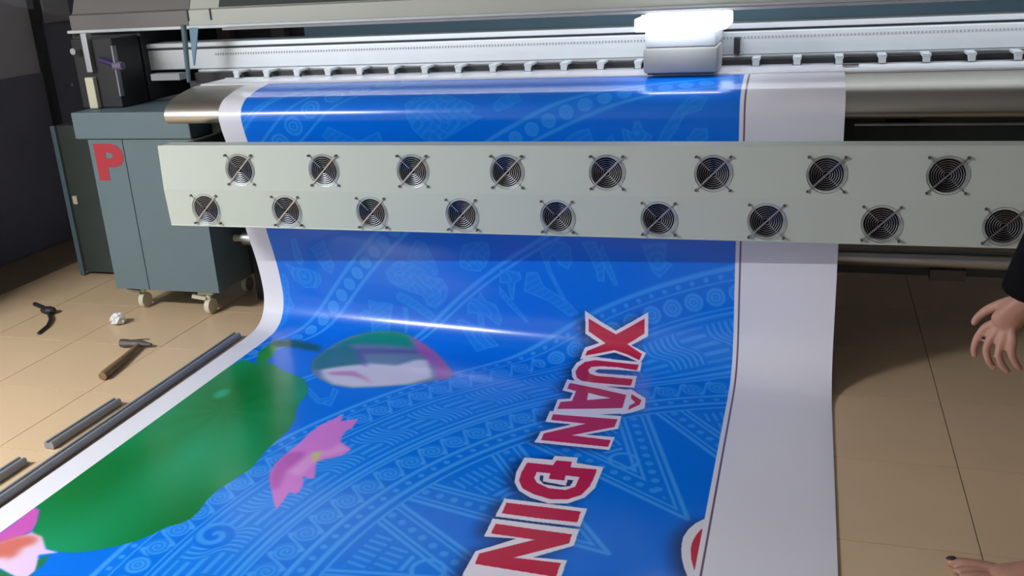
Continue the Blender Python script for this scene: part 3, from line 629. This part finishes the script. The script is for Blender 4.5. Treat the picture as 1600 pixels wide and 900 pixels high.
link('back_panel_dark', B(-3.6, -2.63, 4.86, 4.88, 1.10, 1.75), M_dark, pr)
# hood
bm = bmesh.new()
extrude_x(bm, [(4.345,1.432),(4.345,1.505),(4.37,1.512),(4.62,2.02),(4.90,2.02),(4.90,1.80),(4.66,1.56),(4.60,1.452),(4.36,1.432)], -2.99, 1.5)
hd = link('hood', bm, M_hood, pr)
bm = bmesh.new()
extrude_x(bm, [(4.343,1.432),(4.343,1.505),(4.368,1.513),(4.62,2.03),(4.90,2.03),(4.90,1.80),(4.66,1.56),(4.60,1.452),(4.36,1.432)], -3.70, -2.992)
link('hood_end_cover', bm, M_hoodend, pr)
link('hood_lip', B(-3.71, 1.5, 4.315, 4.372, 1.417, 1.433, bev=0.004), M_rail, pr)
bm = bmesh.new(); 
extrude_x(bm, [(4.366,1.516),(4.600,1.99),(4.606,1.986),(4.373,1.513)], -2.82, -0.85)
link('lid_window', bm, M_dgreen, pr)
for xx in (-2.99, -2.86):
    link('panel_seam', B(xx, xx + 0.006, 4.339, 4.35, 1.455, 1.51), M_dark, hd)
lb = link('added_light_bar', B(-2.75, 1.25, 4.262, 4.286, 1.409, 1.4165), M_panel, pr)  # added bar and bracket that give the hood fill lamp a body
link('added_light_bar_bracket', B(-2.75, 1.25, 4.262, 4.36, 1.4165, 1.4205), M_panel, pr)
# frame below the platen
link('cross_beam', B(-2.8, 1.5, 4.12, 4.5, 0.86, 1.018, bev=0.006), M_dgreen, pr)
link('guide_rail', B(0.18, 1.5, 4.04, 4.07, 0.962, 0.972, bev=0.002), M_alu, pr)
link('guide_rail_bracket', B(0.30, 0.42, 4.05, 4.12, 0.955, 0.975), M_black, pr)
link('lower_beam', B(-2.8, 1.5, 4.42, 4.5, 0.40, 0.56, bev=0.006), M_dgreen, pr)
link('leg', B(-2.80, -2.66, 4.30, 4.52, 0.0, 0.86, bev=0.004), M_dark, pr)
link('leg', B(1.30, 1.46, 4.10, 4.52, 0.0, 0.86, bev=0.004), M_dark, pr)
# left end: end plate, upright strips, motor plate
link('end_plate', B(-3.72, -3.30, 4.36, 4.72, 1.061, 1.416, bev=0.004), M_dark, pr)
link('upright_strip', B(-3.452, -3.418, 4.10, 4.14, 1.24, 1.43, bev=0.003), M_alu, pr)
link('upright_strip', B(-3.475, -3.425, 4.10, 4.13, 1.061, 1.215, bev=0.004), M_ivory, pr)
link('upright_strip', B(-3.285, -3.276, 4.10, 4.13, 1.12, 1.365, bev=0.002), M_bar, pr)
link('mounting_block', B(-3.54, -3.30, 4.13, 4.34, 1.061, 1.40, bev=0.005), M_black, pr)
link('tension_knob', tube(bmesh.new(), (-3.50, 4.085, 1.345), (-3.50, 4.13, 1.345), 0.016), M_alu, pr)
link('belt_pulley', tube(bmesh.new(), (-3.29, 4.11, 1.268), (-3.24, 4.11, 1.268), 0.020), M_lilac, pr)
link('ink_tube', tube(bmesh.new(), (-3.38, 4.12, 1.30), (-3.29, 4.11, 1.275), 0.013), M_purple, pr)
link('rail_end_plate', B(-3.19, -3.02, 4.24, 4.30, 1.176, 1.21, bev=0.003), M_panel, pr)
link('edge_guard', B(0.128, 0.19, 4.20, 4.232, 1.1775, 1.186, bev=0.001), M_brown, pr)
for (x0, x1) in ((-3.14, -3.06), (-2.80, -2.72)):
    link('cable_box', B(x0, x1, 4.80, 4.858, 1.30, 1.44, bev=0.003), M_brown, pr)

# print carriage riding on the gantry
cr = thing('print_carriage', 'grey print head carriage with white top box given a glow, riding on the gantry above the banner', 'carriage', (-0.505, 4.2, 1.20))
bm = bmesh.new(); box(bm, -0.150, 0.150, -0.165, 0.062, -0.018, 0.085, bev=0.012)
bd = link('body', bm, M_carr, cr, smooth=True)
bm = bmesh.new(); box(bm, -0.143, 0.143, -0.160, 0.19, 0.086, 0.150, bev=0.008)
link('upper_body', bm, M_rail, cr, smooth=True)
link('base_plate', B(-0.135, 0.135, -0.150, 0.055, -0.024, -0.017, bev=0.002), M_dark, cr)
bm = bmesh.new(); box(bm, -0.182, 0.186, -0.185, 0.14, 0.151, 0.205, bev=0.008)
cv = link('glowing_white_box', bm, M_glow, cr, smooth=True)  # no lamp itself: glow stands for LED light on a white box
for q in range(11):
    x = -0.15 + q * 0.030
    link('led', tube(bmesh.new(), (x, -0.16, 0.206), (x, -0.16, 0.216), 0.007, 0.004, n=10), M_led, cv)
link('cable_carrier', B(0.19, 0.215, 0.15, 0.19, 0.02, 0.09, bev=0.003), M_black, cr)
cl = bpy.data.lights.new('carriage_lamp', 'AREA'); cl.shape = 'RECTANGLE'; cl.size = 0.30; cl.size_y = 0.03; cl.energy = 0.5; cl.color = (0.88, 0.93, 1.0)
clo = bpy.data.objects.new('carriage_lamp', cl); C.objects.link(clo); clo.parent = cr; clo.location = (0, -0.20, 0.16)
clo.rotation_euler = (math.radians(-25), 0, 0)

# ------------------------------------------------------------------ cooling bar with fans
YB = 3.52
fb = thing('cooling_bar', 'long cream metal bar with two rows of small fans, in front of the banner', 'fan bar', (0, 0, 0))
up = [(-2.285 + 0.393 * q, 0.8815) for q in range(10)]
lo = [(-2.482 + 0.3925 * q, 0.7060) for q in range(10)]
X0, X1 = -2.676, 1.42
ZT, ZM, ZB = 0.980, 0.793, 0.630
yT, yM, yB = YB + 0.004, YB - 0.004, YB + 0.006
HR, NS = 0.0585, 32

def facet(bm, row, z0, y0, z1, y1, cz):
    """strip between (y0,z0) below and (y1,z1) above with round holes"""
    def P(x, z): t = (z - z0) / (z1 - z0); return Vector((x, y0 + (y1 - y0) * t, z))
    half = 0.074; xprev = X0
    for cx, _ in row:
        a, b = cx - half, cx + half
        bm.faces.new([bm.verts.new(P(*p)) for p in ((xprev, z0), (a, z0), (a, z1), (xprev, z1))])
        outer = []; inner = []
        for q in range(NS):
            an = 2 * math.pi * q / NS; c, s = math.cos(an), math.sin(an)
            tx = half / abs(c) if abs(c) > 1e-6 else 1e9
            tz = ((z1 - cz) / s if s > 1e-6 else ((z0 - cz) / s if s < -1e-6 else 1e9))
            t = min(tx, tz)
            outer.append(P(cx + t * c, cz + t * s)); inner.append(P(cx + HR * c, cz + HR * s))
        O = [bm.verts.new(p) for p in outer]; I = [bm.verts.new(p) for p in inner]
        D = [bm.verts.new(p + Vector((0, 0.03, 0))) for p in inner]
        for q in range(NS):
            r = (q + 1) % NS
            bm.faces.new((O[q], O[r], I[r], I[q])); bm.faces.new((I[q], I[r], D[r], D[q]))
        # corners of the cell
        for (X_, Z_) in ((a, z0), (b, z0), (b, z1), (a, z1)):
            cs = [bm.verts.new(P(X_, Z_))]
            sx = 1 if X_ > cx else -1; sz = 1 if Z_ > cz else -1
            near = sorted(outer, key=lambda p: abs(p.x - X_) if abs(p.z - Z_) < 1e-5 else 9)[0]
            near2 = sorted(outer, key=lambda p: abs(p.z - Z_) if abs(p.x - X_) < 1e-5 else 9)[0]
            if (near - cs[0].co).length < .07 and (near2 - cs[0].co).length < .07 and (near - near2).length > 1e-4:
                try: bm.faces.new((cs[0], bm.verts.new(near), bm.verts.new(near2)))
                except ValueError: pass
        xprev = b
    bm.faces.new([bm.verts.new(P(*p)) for p in ((xprev, z0), (X1, z0), (X1, z1), (xprev, z1))])

bm = bmesh.new()
facet(bm, up, ZM, yM, ZT, yT, 0.8815)
facet(bm, lo, ZB, yB, ZM, yM, 0.7060)
# top, back, bottom, ends with folded hems
for pr4 in (((yT, ZT), (yT + .10, ZT)), ((yT + .10, ZT), (yT + .10, ZB)), ((yT + .10, ZB), (yB, ZB))):
    (ya, za), (yb, zb) = pr4
    bm.faces.new([bm.verts.new(v) for v in ((X0, ya, za), (X1, ya, za), (X1, yb, zb), (X0, yb, zb))])
for xe in (X0, X1):
    bm.faces.new([bm.verts.new(v) for v in ((xe, yT, ZT), (xe, yM, ZM), (xe, yB, ZB), (xe, yT + .10, ZB), (xe, yT + .10, ZT))])
bmesh.ops.remove_doubles(bm, verts=bm.verts, dist=0.0004)
link('housing', bm, M_fanbar, fb)
bm = bmesh.new(); tube(bm, (X0 + .002, yT + .003, ZT), (X1, yT + .003, ZT), 0.004, n=8); tube(bm, (X0 + .002, yB + .002, ZB), (X1, yB + .002, ZB), 0.004, n=8)
link('folded_hem', bm, M_fanbar, fb, smooth=True)
for xe in (-2.68, 1.30):
    link('mounting_arm', B(xe, xe + 0.03, yT + .10, 4.13 if xe < 0 else 4.12, 0.90, 0.96, bev=0.002), M_dgreen, fb)

# one fan and its copies
def ringdisc(bm, r0, r1, y, n=32):
    A = [bm.verts.new((r0 * math.cos(2*math.pi*i/n), y, r0 * math.sin(2*math.pi*i/n))) for i in range(n)]
    Bq = [bm.verts.new((r1 * math.cos(2*math.pi*i/n), y, r1 * math.sin(2*math.pi*i/n))) for i in range(n)]
    for i in range(n): bm.faces.new((A[i], A[(i+1) % n], Bq[(i+1) % n], Bq[i]))
bm = bmesh.new(); tube(bm, (0, 0.029, 0), (0, 0.036, 0), 0.0578, n=28); tube(bm, (0, 0.0012, 0), (0, 0.029, 0), 0.0578, n=28, cap=False)
fan0 = link('fan', bm, M_fanblack, fb, smooth=True)
bm = bmesh.new(); tube(bm, (0, 0.010, 0), (0, 0.031, 0), 0.021, n=20)
for q in range(7):
    a = 2 * math.pi * q / 7; c, s = math.cos(a), math.sin(a); c2, s2 = math.cos(a + .62), math.sin(a + .62)
    v = [bm.verts.new(p) for p in ((.019*c, .012, .019*s), (.055*c, .010, .055*s), (.055*c2, .026, .055*s2), (.019*c2, .028, .019*s2))]
    bm.faces.new(v)
rotor0 = link('rotor', bm, M_fanblack, fan0)
bm = bmesh.new()
for q in range(8): torus_y(bm, 0.013 + q * 0.0078, 0.00135, -0.0035)
e = 0.0615
obar(bm, (-e, -0.0055, -e), (e, -0.0055, e), 0.0055, 0.0016, up=(0, 1, 0))
for sx, sz in ((-1, 1), (1, -1)):
    obar(bm, (sx * .012, -0.006, sz * .012), (sx * .050, -0.006, sz * .050), 0.0022, 0.0014, up=(0, 1, 0))
    obar(bm, (sx * .050, -0.005, sz * .050), (sx * e, -0.002, sz * e), 0.0032, 0.0016, up=(0, 1, 0))
guard0 = link('wire_guard', bm, M_chrome, fan0, smooth=True)
screws = []
for sx in (-1, 1):
    for sz in (-1, 1):
        if not screws: s_ = link('screw', tube(bmesh.new(), (0, -0.0105, 0), (0, 0.002, 0), 0.0048, n=10), M_iron, fan0)
        else: s_ = screws[0].copy(); C.objects.link(s_); s_.parent = fan0
        s_.location = (sx * e, 0, sz * e); screws.append(s_)
k = 0
for row, dy in ((up, 0.0), (lo, 0.001)):
    for (x, z) in row:
        if k == 0: f = fan0
        else:
            f = fan0.copy(); C.objects.link(f); f.parent = fb
            for src in [rotor0, guard0] + screws:
                c_ = src.copy(); C.objects.link(c_); c_.parent = f
        f.location = (x, YB + dy, z); f.rotation_euler = (0, 0, 0)
        k += 1

# ------------------------------------------------------------------ left cabinet of the machine
cb = thing('equipment_cabinet', 'blue-grey steel cabinet on casters with a red letter P, left of the banner', 'cabinet', (-3.13, 4.2, 0.0))
def cbp(name, bm, m, smooth=False, parent=None):
    o = link(name, bm, m, parent or cb, smooth)
    if not parent: o.matrix_parent_inverse = Matrix.Translation((3.13, -4.2, 0.0))
    return o
cbp('body', B(-3.44, -2.82, 4.012, 4.50, 0.135, 0.925, bev=0.004), M_cab)
d1 = cbp('door', B(-3.44, -3.238, 3.998, 4.011, 0.137, 0.922, bev=0.002), M_cab)
d2 = cbp('door', B(-3.234, -2.82, 3.998, 4.011, 0.137, 0.922, bev=0.002), M_cab)
cbp('top_box', B(-3.50, -2.83, 3.985, 4.42, 0.927, 1.058, bev=0.005), M_cab)
# the letter P, a cut vinyl letter
def letter_P(x0, z0, x1, z1, y):
    w_, h_ = x1 - x0, z1 - z0
    outer = [(0, 0), (.38, 0), (.38, .36), (.62, .36), (.85, .42), (.98, .55), (1, .69), (.96, .84), (.82, .95), (.62, 1), (0, 1)]
    inner = [(.38, .60), (.38, .76), (.50, .765), (.60, .74), (.63, .68), (.60, .62), (.50, .60)]
    bm = bmesh.new()
    # split into simple pieces around the counter
    polys = [[(0,0),(.38,0),(.38,1),(0,1)],
             [(.38,.36),(.62,.36),(.85,.42),(.98,.55),(.63,.68),(.60,.62),(.50,.60),(.38,.60)],
             [(.98,.55),(1,.69),(.96,.84),(.60,.74),(.63,.68)],
             [(.96,.84),(.82,.95),(.62,1),(.38,1),(.38,.76),(.50,.765),(.60,.74)]]
    for p in polys:
        A = [bm.verts.new((x0 + u * w_, y, z0 + v * h_)) for u, v in p]; Bq = [bm.verts.new((x0 + u * w_, y - .0012, z0 + v * h_)) for u, v in p]
        bm.faces.new(A); bm.faces.new(Bq[::-1])
        for i in range(len(p)): bm.faces.new((A[i], A[(i+1) % len(p)], Bq[(i+1) % len(p)], Bq[i]))
    return bm
lp = link('letter', letter_P(-3.412, 0.716, -3.245, 0.902, 3.9975), M_red, d1)
lp['label'] = 'red letter P'
for (cx_, cy_) in ((-2.93, 4.06), (-3.36, 4.10), (-2.93, 4.42), (-3.36, 4.42)):
    bm = bmesh.new(); box(bm, cx_ - .045, cx_ + .045, cy_ - .03, cy_ + .03, 0.112, 0.134, bev=.003)
    tube(bm, (cx_, cy_, .112), (cx_, cy_, .085), .014)
    c1 = cbp('caster', bm, M_ivory)
    bm = bmesh.new(); tube(bm, (cx_ - .012, cy_, .042), (cx_ + .016, cy_, .042), .041, n=20)
    link('wheel', bm, M_ivory, c1, smooth=True)
    bm = bmesh.new(); obar(bm, (cx_ - .075, cy_ - .03, .105), (cx_ - .01, cy_ - .01, .088), .03, .018)
    link('brake_pedal', bm, M_ivory, c1)

# dark cabinet and stand at the far left
dk = thing('steel_locker', 'dark green steel locker with a pale edge strip, behind the blue-grey cabinet', 'locker', (-4.0, 4.6, 0))
o = link('body', B(-4.13, -3.56, 4.56, 4.95, 0.02, 0.90, bev=0.004), M_dgreen, dk); o.matrix_parent_inverse = Matrix.Translation((4.0, -4.6, 0))
o = link('edge_strip', B(-4.15, -4.12, 4.54, 4.56, 0.0, 0.90, bev=0.003), M_hose, dk); o.matrix_parent_inverse = Matrix.Translation((4.0, -4.6, 0))
o = link('latch', B(-4.10, -4.07, 4.545, 4.56, 0.44, 0.49, bev=0.003), M_ivory, dk); o.matrix_parent_inverse = Matrix.Translation((4.0, -4.6, 0))

# take-up bar behind the hanging banner
tk = thing('take_up_bar', 'grey metal take-up roller lying low behind the hanging banner', 'roller', (0, 0, 0))
bm = tube(bmesh.new(), (-2.76, 4.2, 0.372), (1.36, 4.2, 0.372), 0.036, n=24)
link('roller', bm, M_alu, tk, smooth=True)
link('shaft_end', tube(bmesh.new(), (-2.818, 4.2, 0.372), (-2.76, 4.2, 0.372), 0.018), M_ivory, tk)
link('collar', tube(bmesh.new(), (-2.70, 4.2, 0.372), (-2.64, 4.2, 0.372), 0.044), M_rail, tk)
link('sensor_bracket', B(0.52, 0.66, 4.18, 4.24, 0.285, 0.333, bev=0.003), M_iron, tk)
link('support_beam', B(-2.65, 1.36, 4.26, 4.31, 0.28, 0.335, bev=0.004), M_dgreen, tk)
link('hanger', B(1.32, 1.36, 4.17, 4.32, 0.30, 0.86, bev=0.004), M_dark, tk)
link('hanger', B(-2.66, -2.63, 4.17, 4.32, 0.30, 0.86, bev=0.004), M_dark, tk)

# hose and tape hanging from the hood
hs = tube(bmesh.new(), (-2.915, 4.19, 1.445), (-2.935, 4.19, 1.172), 0.014, 0.010, n=12)
tag(link('hanging_hose', hs, M_hose, smooth=True), 'grey-blue hose hanging from the hood in front of the gantry left end', 'hose')
bm = bmesh.new()
v0 = [(-2.897, 4.205, 1.43), (-2.845, 4.205, 1.43), (-2.875, 4.21, 1.33), (-2.90, 4.21, 1.25), (-2.905, 4.205, 1.25)]
A = [bm.verts.new(p) for p in v0]; Bq = [bm.verts.new((p[0], p[1] + .002, p[2])) for p in v0]
bm.faces.new(A); bm.faces.new(Bq[::-1])
for i in range(5): bm.faces.new((A[i], A[(i+1) % 5], Bq[(i+1) % 5], Bq[i]))
tag(link('tape_strip', bm, M_tape), 'light blue tapering tape strip hanging beside the grey-blue hose', 'tape')

# ------------------------------------------------------------------ things on the floor
def channel(p0, p1, label):
    p0 = Vector((*p0, 0)); p1 = Vector((*p1, 0)); d = (p1 - p0).normalized(); s = Vector((-d.y, d.x, 0))
    prof = [(-.019, .002), (.019, .002), (.021, .006), (.021, .026), (.016, .031), (.007, .031), (.006, .026), (-.006, .026), (-.007, .031), (-.016, .031), (-.021, .026), (-.021, .006)]
    bm = bmesh.new()
    A = [bm.verts.new(p0 + s * a + Vector((0, 0, b))) for a, b in prof]; Bq = [bm.verts.new(p1 + s * a + Vector((0, 0, b))) for a, b in prof]
    n = len(prof)
    for i in range(n): bm.faces.new((A[i], A[(i+1) % n], Bq[(i+1) % n], Bq[i]))
    bm.faces.new(A[::-1]); bm.faces.new(Bq)
    return tag(link('metal_channel', bm, M_bar), label, 'metal bar', 'grey metal channels on the floor')
channel((-2.575, 1.2), (-2.592, 3.76), 'longest grey metal channel bar, lying against the left edge of the banner')
channel((-2.695, 2.61), (-2.690, 3.00), 'short grey metal channel bar beside the longest one, nearer the printer')
channel((-2.712, 1.75), (-2.708, 2.49), 'grey metal channel bar cut off by the left edge of the picture')

hm = thing('hammer', 'small hammer with worn wooden handle lying on the beige tiles', 'hammer', (-2.97, 3.4, 0.0))
Ti = Matrix.Translation((2.97, -3.4, 0))
bm = bmesh.new()
pts = [((-2.925, 3.205, .021), .019), ((-2.935, 3.26, .021), .0205), ((-2.955, 3.36, .020), .018), ((-2.98, 3.47, .019), .015), ((-3.01, 3.585, .019), .012)]
for (a, ra), (b_, rb_) in zip(pts, pts[1:]): tube(bm, a, b_, ra, rb_, n=12)
o = link('handle', bm, M_wood, hm, smooth=True); o.matrix_parent_inverse = Ti
bm = bmesh.new(); tube(bm, (-3.105, 3.567, .022), (-3.075, 3.569, .022), .021, .021, n=8); tube(bm, (-3.075, 3.569, .022), (-3.05, 3.571, .022), .021, .015, n=8)
tube(bm, (-3.05, 3.571, .022), (-2.995, 3.574, .022), .018, .018, n=8); tube(bm, (-2.995, 3.574, .022), (-2.945, 3.578, .020), .018, .007, n=8)
o = link('head', bm, M_iron, hm, smooth=True); o.matrix_parent_inverse = Ti

bm = bmesh.new(); bmesh.ops.create_icosphere(bm, subdivisions=3, radius=0.034)
rg = random.Random(5)
for v in bm.verts:
    v.co *= 1 + rg.uniform(-.28, .22); v.co.z *= .8; v.co.x *= 1.1
zmin = min(v.co.z for v in bm.verts)
tag(link('paper_scrap', bm, M_paper, loc=(-3.335, 3.84, -zmin + .001)), 'crumpled white paper scrap on the tiles behind the hammer', 'paper scrap')
bm = bmesh.new()
cp = [(-3.14, 3.62, .004), (-3.12, 3.645, .004), (-3.085, 3.650, .006), (-3.06, 3.668, .004), (-3.03, 3.675, .004)]
for a, b_ in zip(cp, cp[1:]): tube(bm, a, b_, .003, n=8)
tag(link('wire_offcut', bm, M_iron), 'thin dark wire offcut just behind the hammer head', 'wire')
bm = bmesh.new()
cp = [(-4.02, 4.02, .012), (-3.93, 3.98, .012), (-3.82, 3.90, .014), (-3.74, 3.82, .012), (-3.69, 3.74, .010), (-3.66, 3.64, .010)]
for q, (a, b_) in enumerate(zip(cp, cp[1:])): tube(bm, a, b_, .012 - .001 * q, .011 - .001 * q, n=8)
bmesh.ops.create_icosphere(bm, subdivisions=2, radius=0.03, matrix=Matrix.Translation((-3.84, 3.92, .022)) @ Matrix.Diagonal((1.6, 1, .7, 1)))
tag(link('rag', bm, M_black, smooth=True), 'small dark twisted rag on the shaded floor left of the paper scrap', 'rag')

# ------------------------------------------------------------------ the person standing at the right
ps = thing('person', 'person in black sleeves at the right edge, hand hanging, bare foot on tiles', 'person', (0.70, 2.48, 0.0))
pi = Matrix.Translation((-0.70, -2.48, 0))
# facing -x; left side is towards the camera (-y)
V = []; Ed = []; Rd = []
def add(p, r, par=None):
    V.append(p); Rd.append(r)
    if par is not None: Ed.append((par, len(V) - 1))
    return len(V) - 1
pel = add((.82, 2.50, .93), (.095, .12)); 
sp1 = add((.81, 2.50, 1.08), (.08, .105), pel); sp2 = add((.81, 2.50, 1.24), (.085, .115), sp1); sp3 = add((.82, 2.50, 1.38), (.065, .10), sp2)
nk = add((.815, 2.50, 1.47), .056, sp3); hd0 = add((.81, 2.50, 1.56), .052, nk); hd1 = add((.80, 2.50, 1.64), .060, hd0)
for side in (-1, 1):
    hp = add((.82, 2.50 + side * .09, .86), .075, pel)
    kn = add((.81, 2.50 + side * .085, .48), .048, hp)
    an = add((.72 if side < 0 else .86, (2.475 if side < 0 else 2.60), .085), .034, kn)
    if side < 0: FA = an
    sh = add((.82, 2.50 + side * .175, 1.37), .052, sp3)
    if side < 0:
        el = add((.570, 2.345, 1.10), .043, sh); wr = add((.505, 2.385, .85), .028, el)
    else:
        el = add((.86, 2.735, 1.09), .043, sh); wr = add((.80, 2.75, .85), .028, el)
        h0 = add((.79, 2.75, .78), (.022, .040), wr)
        for q in range(4):
            yy = 2.72 + q * .02; f1 = add((.785, yy, .72), .010, h0); add((.78, yy, .68), .009, f1)
flesh = [skin('body', V, Ed, Rd, M_skin, None, levels=2, root=0)]
def chain_skin(pts):
    v = [p[0] for p in pts]; flesh.append(skin('body', v, [(i, i + 1) for i in range(len(v) - 1)], [p[1] for p in pts], M_skin, None, levels=2, root=0))
# near hand: palm, four bent fingers and a thumb, hanging relaxed
chain_skin([((.535, 2.385, .885), .028), ((.507, 2.385, .830), (.027, .031)), ((.478, 2.382, .788), (.024, .040)), ((.458, 2.378, .760), (.020, .040))])
kn_ = [(.434, 2.398, .760), (.449, 2.380, .748), (.468, 2.366, .743), (.488, 2.356, .745)]
f2 = [(.416, 2.396, .728), (.434, 2.375, .711), (.459, 2.360, .704), (.486, 2.350, .711)]
f3 = [(.411, 2.392, .702), (.444, 2.371, .678), (.473, 2.358, .674), (.500, 2.350, .685)]
f4 = [(.416, 2.388, .680), (.462, 2.371, .659), (.490, 2.359, .658), (.514, 2.352, .670)]
for a, b_, c_, d_ in zip(kn_, f2, f3, f4):
    root_ = tuple(np.array(a) * .45 + np.array((.480, 2.381, .795)) * .55)
    chain_skin([(root_, .010), (a, .0125), (b_, .0105), (c_, .0095), (d_, .0080)])
chain_skin([((.495, 2.395, .835), .014), ((.462, 2.412, .812), .0145), ((.436, 2.424, .792), .0128), ((.418, 2.428, .770), .0112), ((.408, 2.426, .750), .0088)])
# near foot: heel, arch, ball and five toes
chain_skin([((.745, 2.480, .034), .028), ((.705, 2.478, .046), (.036, .040)), ((.640, 2.472, .050), (.034, .040)), ((.575, 2.466, .036), (.040, .028)), ((.520, 2.462, .028), (.044, .020))])
chain_skin([((.720, 2.478, .130), .034), ((.712, 2.478, .080), .038), ((.690, 2.476, .045), .034)])
chain_skin([((.560, 2.488, .028), .020), ((.500, 2.500, .026), .0205), ((.455, 2.508, .024), .0185), ((.420, 2.513, .021), .0150)])
for (yy, xe) in ((2.480, .432), (2.459, .446), (2.440, .462), (2.422, .482)):
    chain_skin([((.550, yy + .002, .024), .013), ((xe + .05, yy, .026), .0125), ((xe + .022, yy, .021), .0112), ((xe, yy, .014), .0098)])
# skull, jaw, nose, ears
def ball(c, r):
    bm = bmesh.new(); bmesh.ops.create_uvsphere(bm, u_segments=24, v_segments=16, radius=1, matrix=Matrix.Translation(c) @ Matrix.Diagonal((*r, 1)))
    flesh.append(link('body', bm, M_skin))
ball((.805, 2.50, 1.665), (.098, .077, .110)); ball((.765, 2.50, 1.598), (.064, .054, .060)); ball((.722, 2.50, 1.582), (.020, .026, .014))
chain_skin([((.716, 2.50, 1.67), .009), ((.696, 2.50, 1.630), .014), ((.715, 2.50, 1.612), .012)])
for sd_ in (-1, 1): chain_skin([((.80, 2.50 + sd_ * .080, 1.655), .012), ((.802, 2.50 + sd_ * .084, 1.63), .014), ((.797, 2.50 + sd_ * .080, 1.605), .010)])
body = fuse('body', flesh, M_skin, ps, 0.0042); body.matrix_parent_inverse = pi
zmin = min(v.co.z for v in body.data.vertices)
for v in body.data.vertices:
    if v.co.z < .25: v.co.z += .0015 - zmin
tops = [v.co for v in body.data.vertices if abs(v.co.x - .432) < .006 and abs(v.co.y - 2.511) < .006]
zt = max((c.z for c in tops), default=.035)
bm = bmesh.new(); bmesh.ops.create_uvsphere(bm, u_segments=12, v_segments=8, radius=1, matrix=Matrix.Translation((.431, 2.511, zt - .001)) @ Matrix.Rotation(math.radians(-14), 4, 'Y') @ Matrix.Diagonal((.0135, .0095, .0035, 1)))
o = link('toenail', bm, M_nail, ps, smooth=True); o.matrix_parent_inverse = pi
# clothing: shirt with sleeves, trousers
V = []; Ed = []; Rd = []
s00 = add((.82, 2.50, .80), (.150, .190)); s0 = add((.82, 2.50, .90), (.148, .185), s00); s1 = add((.81, 2.50, 1.08), (.118, .152), s0); s2 = add((.81, 2.50, 1.24), (.122, .166), s1); s3 = add((.82, 2.50, 1.38), (.112, .155), s2); s4 = add((.815, 2.50, 1.44), .088, s3); add((.815, 2.50, 1.475), .075, s4)
sh = add((.82, 2.325, 1.37), .068, s3); el = add((.575, 2.345, 1.10), .062, sh); el2 = add((.535, 2.365, .975), .060, el); c9 = add((.503, 2.385, .865), .052, el2); add((.494, 2.387, .838), .048, c9)
sh = add((.82, 2.675, 1.37), .068, s3); el = add((.86, 2.735, 1.09), .058, sh); add((.80, 2.75, .87), .045, el)
o = skin('shirt', V, Ed, Rd, M_cloth, ps, levels=2, root=0); o.matrix_parent_inverse = pi
V = []; Ed = []; Rd = []
s00 = add((.82, 2.50, 1.04), (.112, .15)); s0 = add((.82, 2.50, .95), (.130, .170), s00)
for side in (-1, 1):
    hp = add((.82, 2.50 + side * .09, .84), .105, s0); kn = add((.81, 2.50 + side * .085, .48), .080, hp); an = add((.762 if side < 0 else .852, 2.48 if side < 0 else 2.595, .19), .074, kn); add((.745 if side < 0 else .856, 2.478 if side < 0 else 2.598, .095), .078, an)
o = skin('trousers', V, Ed, Rd, M_trouser, ps, levels=2, root=0); o.matrix_parent_inverse = pi
bm = bmesh.new(); bmesh.ops.create_uvsphere(bm, u_segments=20, v_segments=14, radius=1, matrix=Matrix.Translation((.815, 2.50, 1.680)) @ Matrix.Diagonal((.106, .085, .108, 1)))
for f in [f for f in bm.faces if (f.calc_center_median().x < .745 and f.calc_center_median().z < 1.715) or (f.calc_center_median().x < .83 and f.calc_center_median().z < 1.66) or f.calc_center_median().z < 1.60]: bm.faces.remove(f)
o = link('hair', bm, M_hair, ps, smooth=True); o.matrix_parent_inverse = pi
o = link('mouth', tube(bmesh.new(), (.7045, 2.482, 1.594), (.7045, 2.518, 1.594), .0045, n=8), M_skin, ps, smooth=True); o.matrix_parent_inverse = pi
for sd_ in (-1, 1):
    bm = bmesh.new(); bmesh.ops.create_uvsphere(bm, u_segments=12, v_segments=8, radius=.011, matrix=Matrix.Translation((.724, 2.50 + sd_ * .030, 1.654)))
    o = link('eye', bm, M_black, ps, smooth=True); o.matrix_parent_inverse = pi
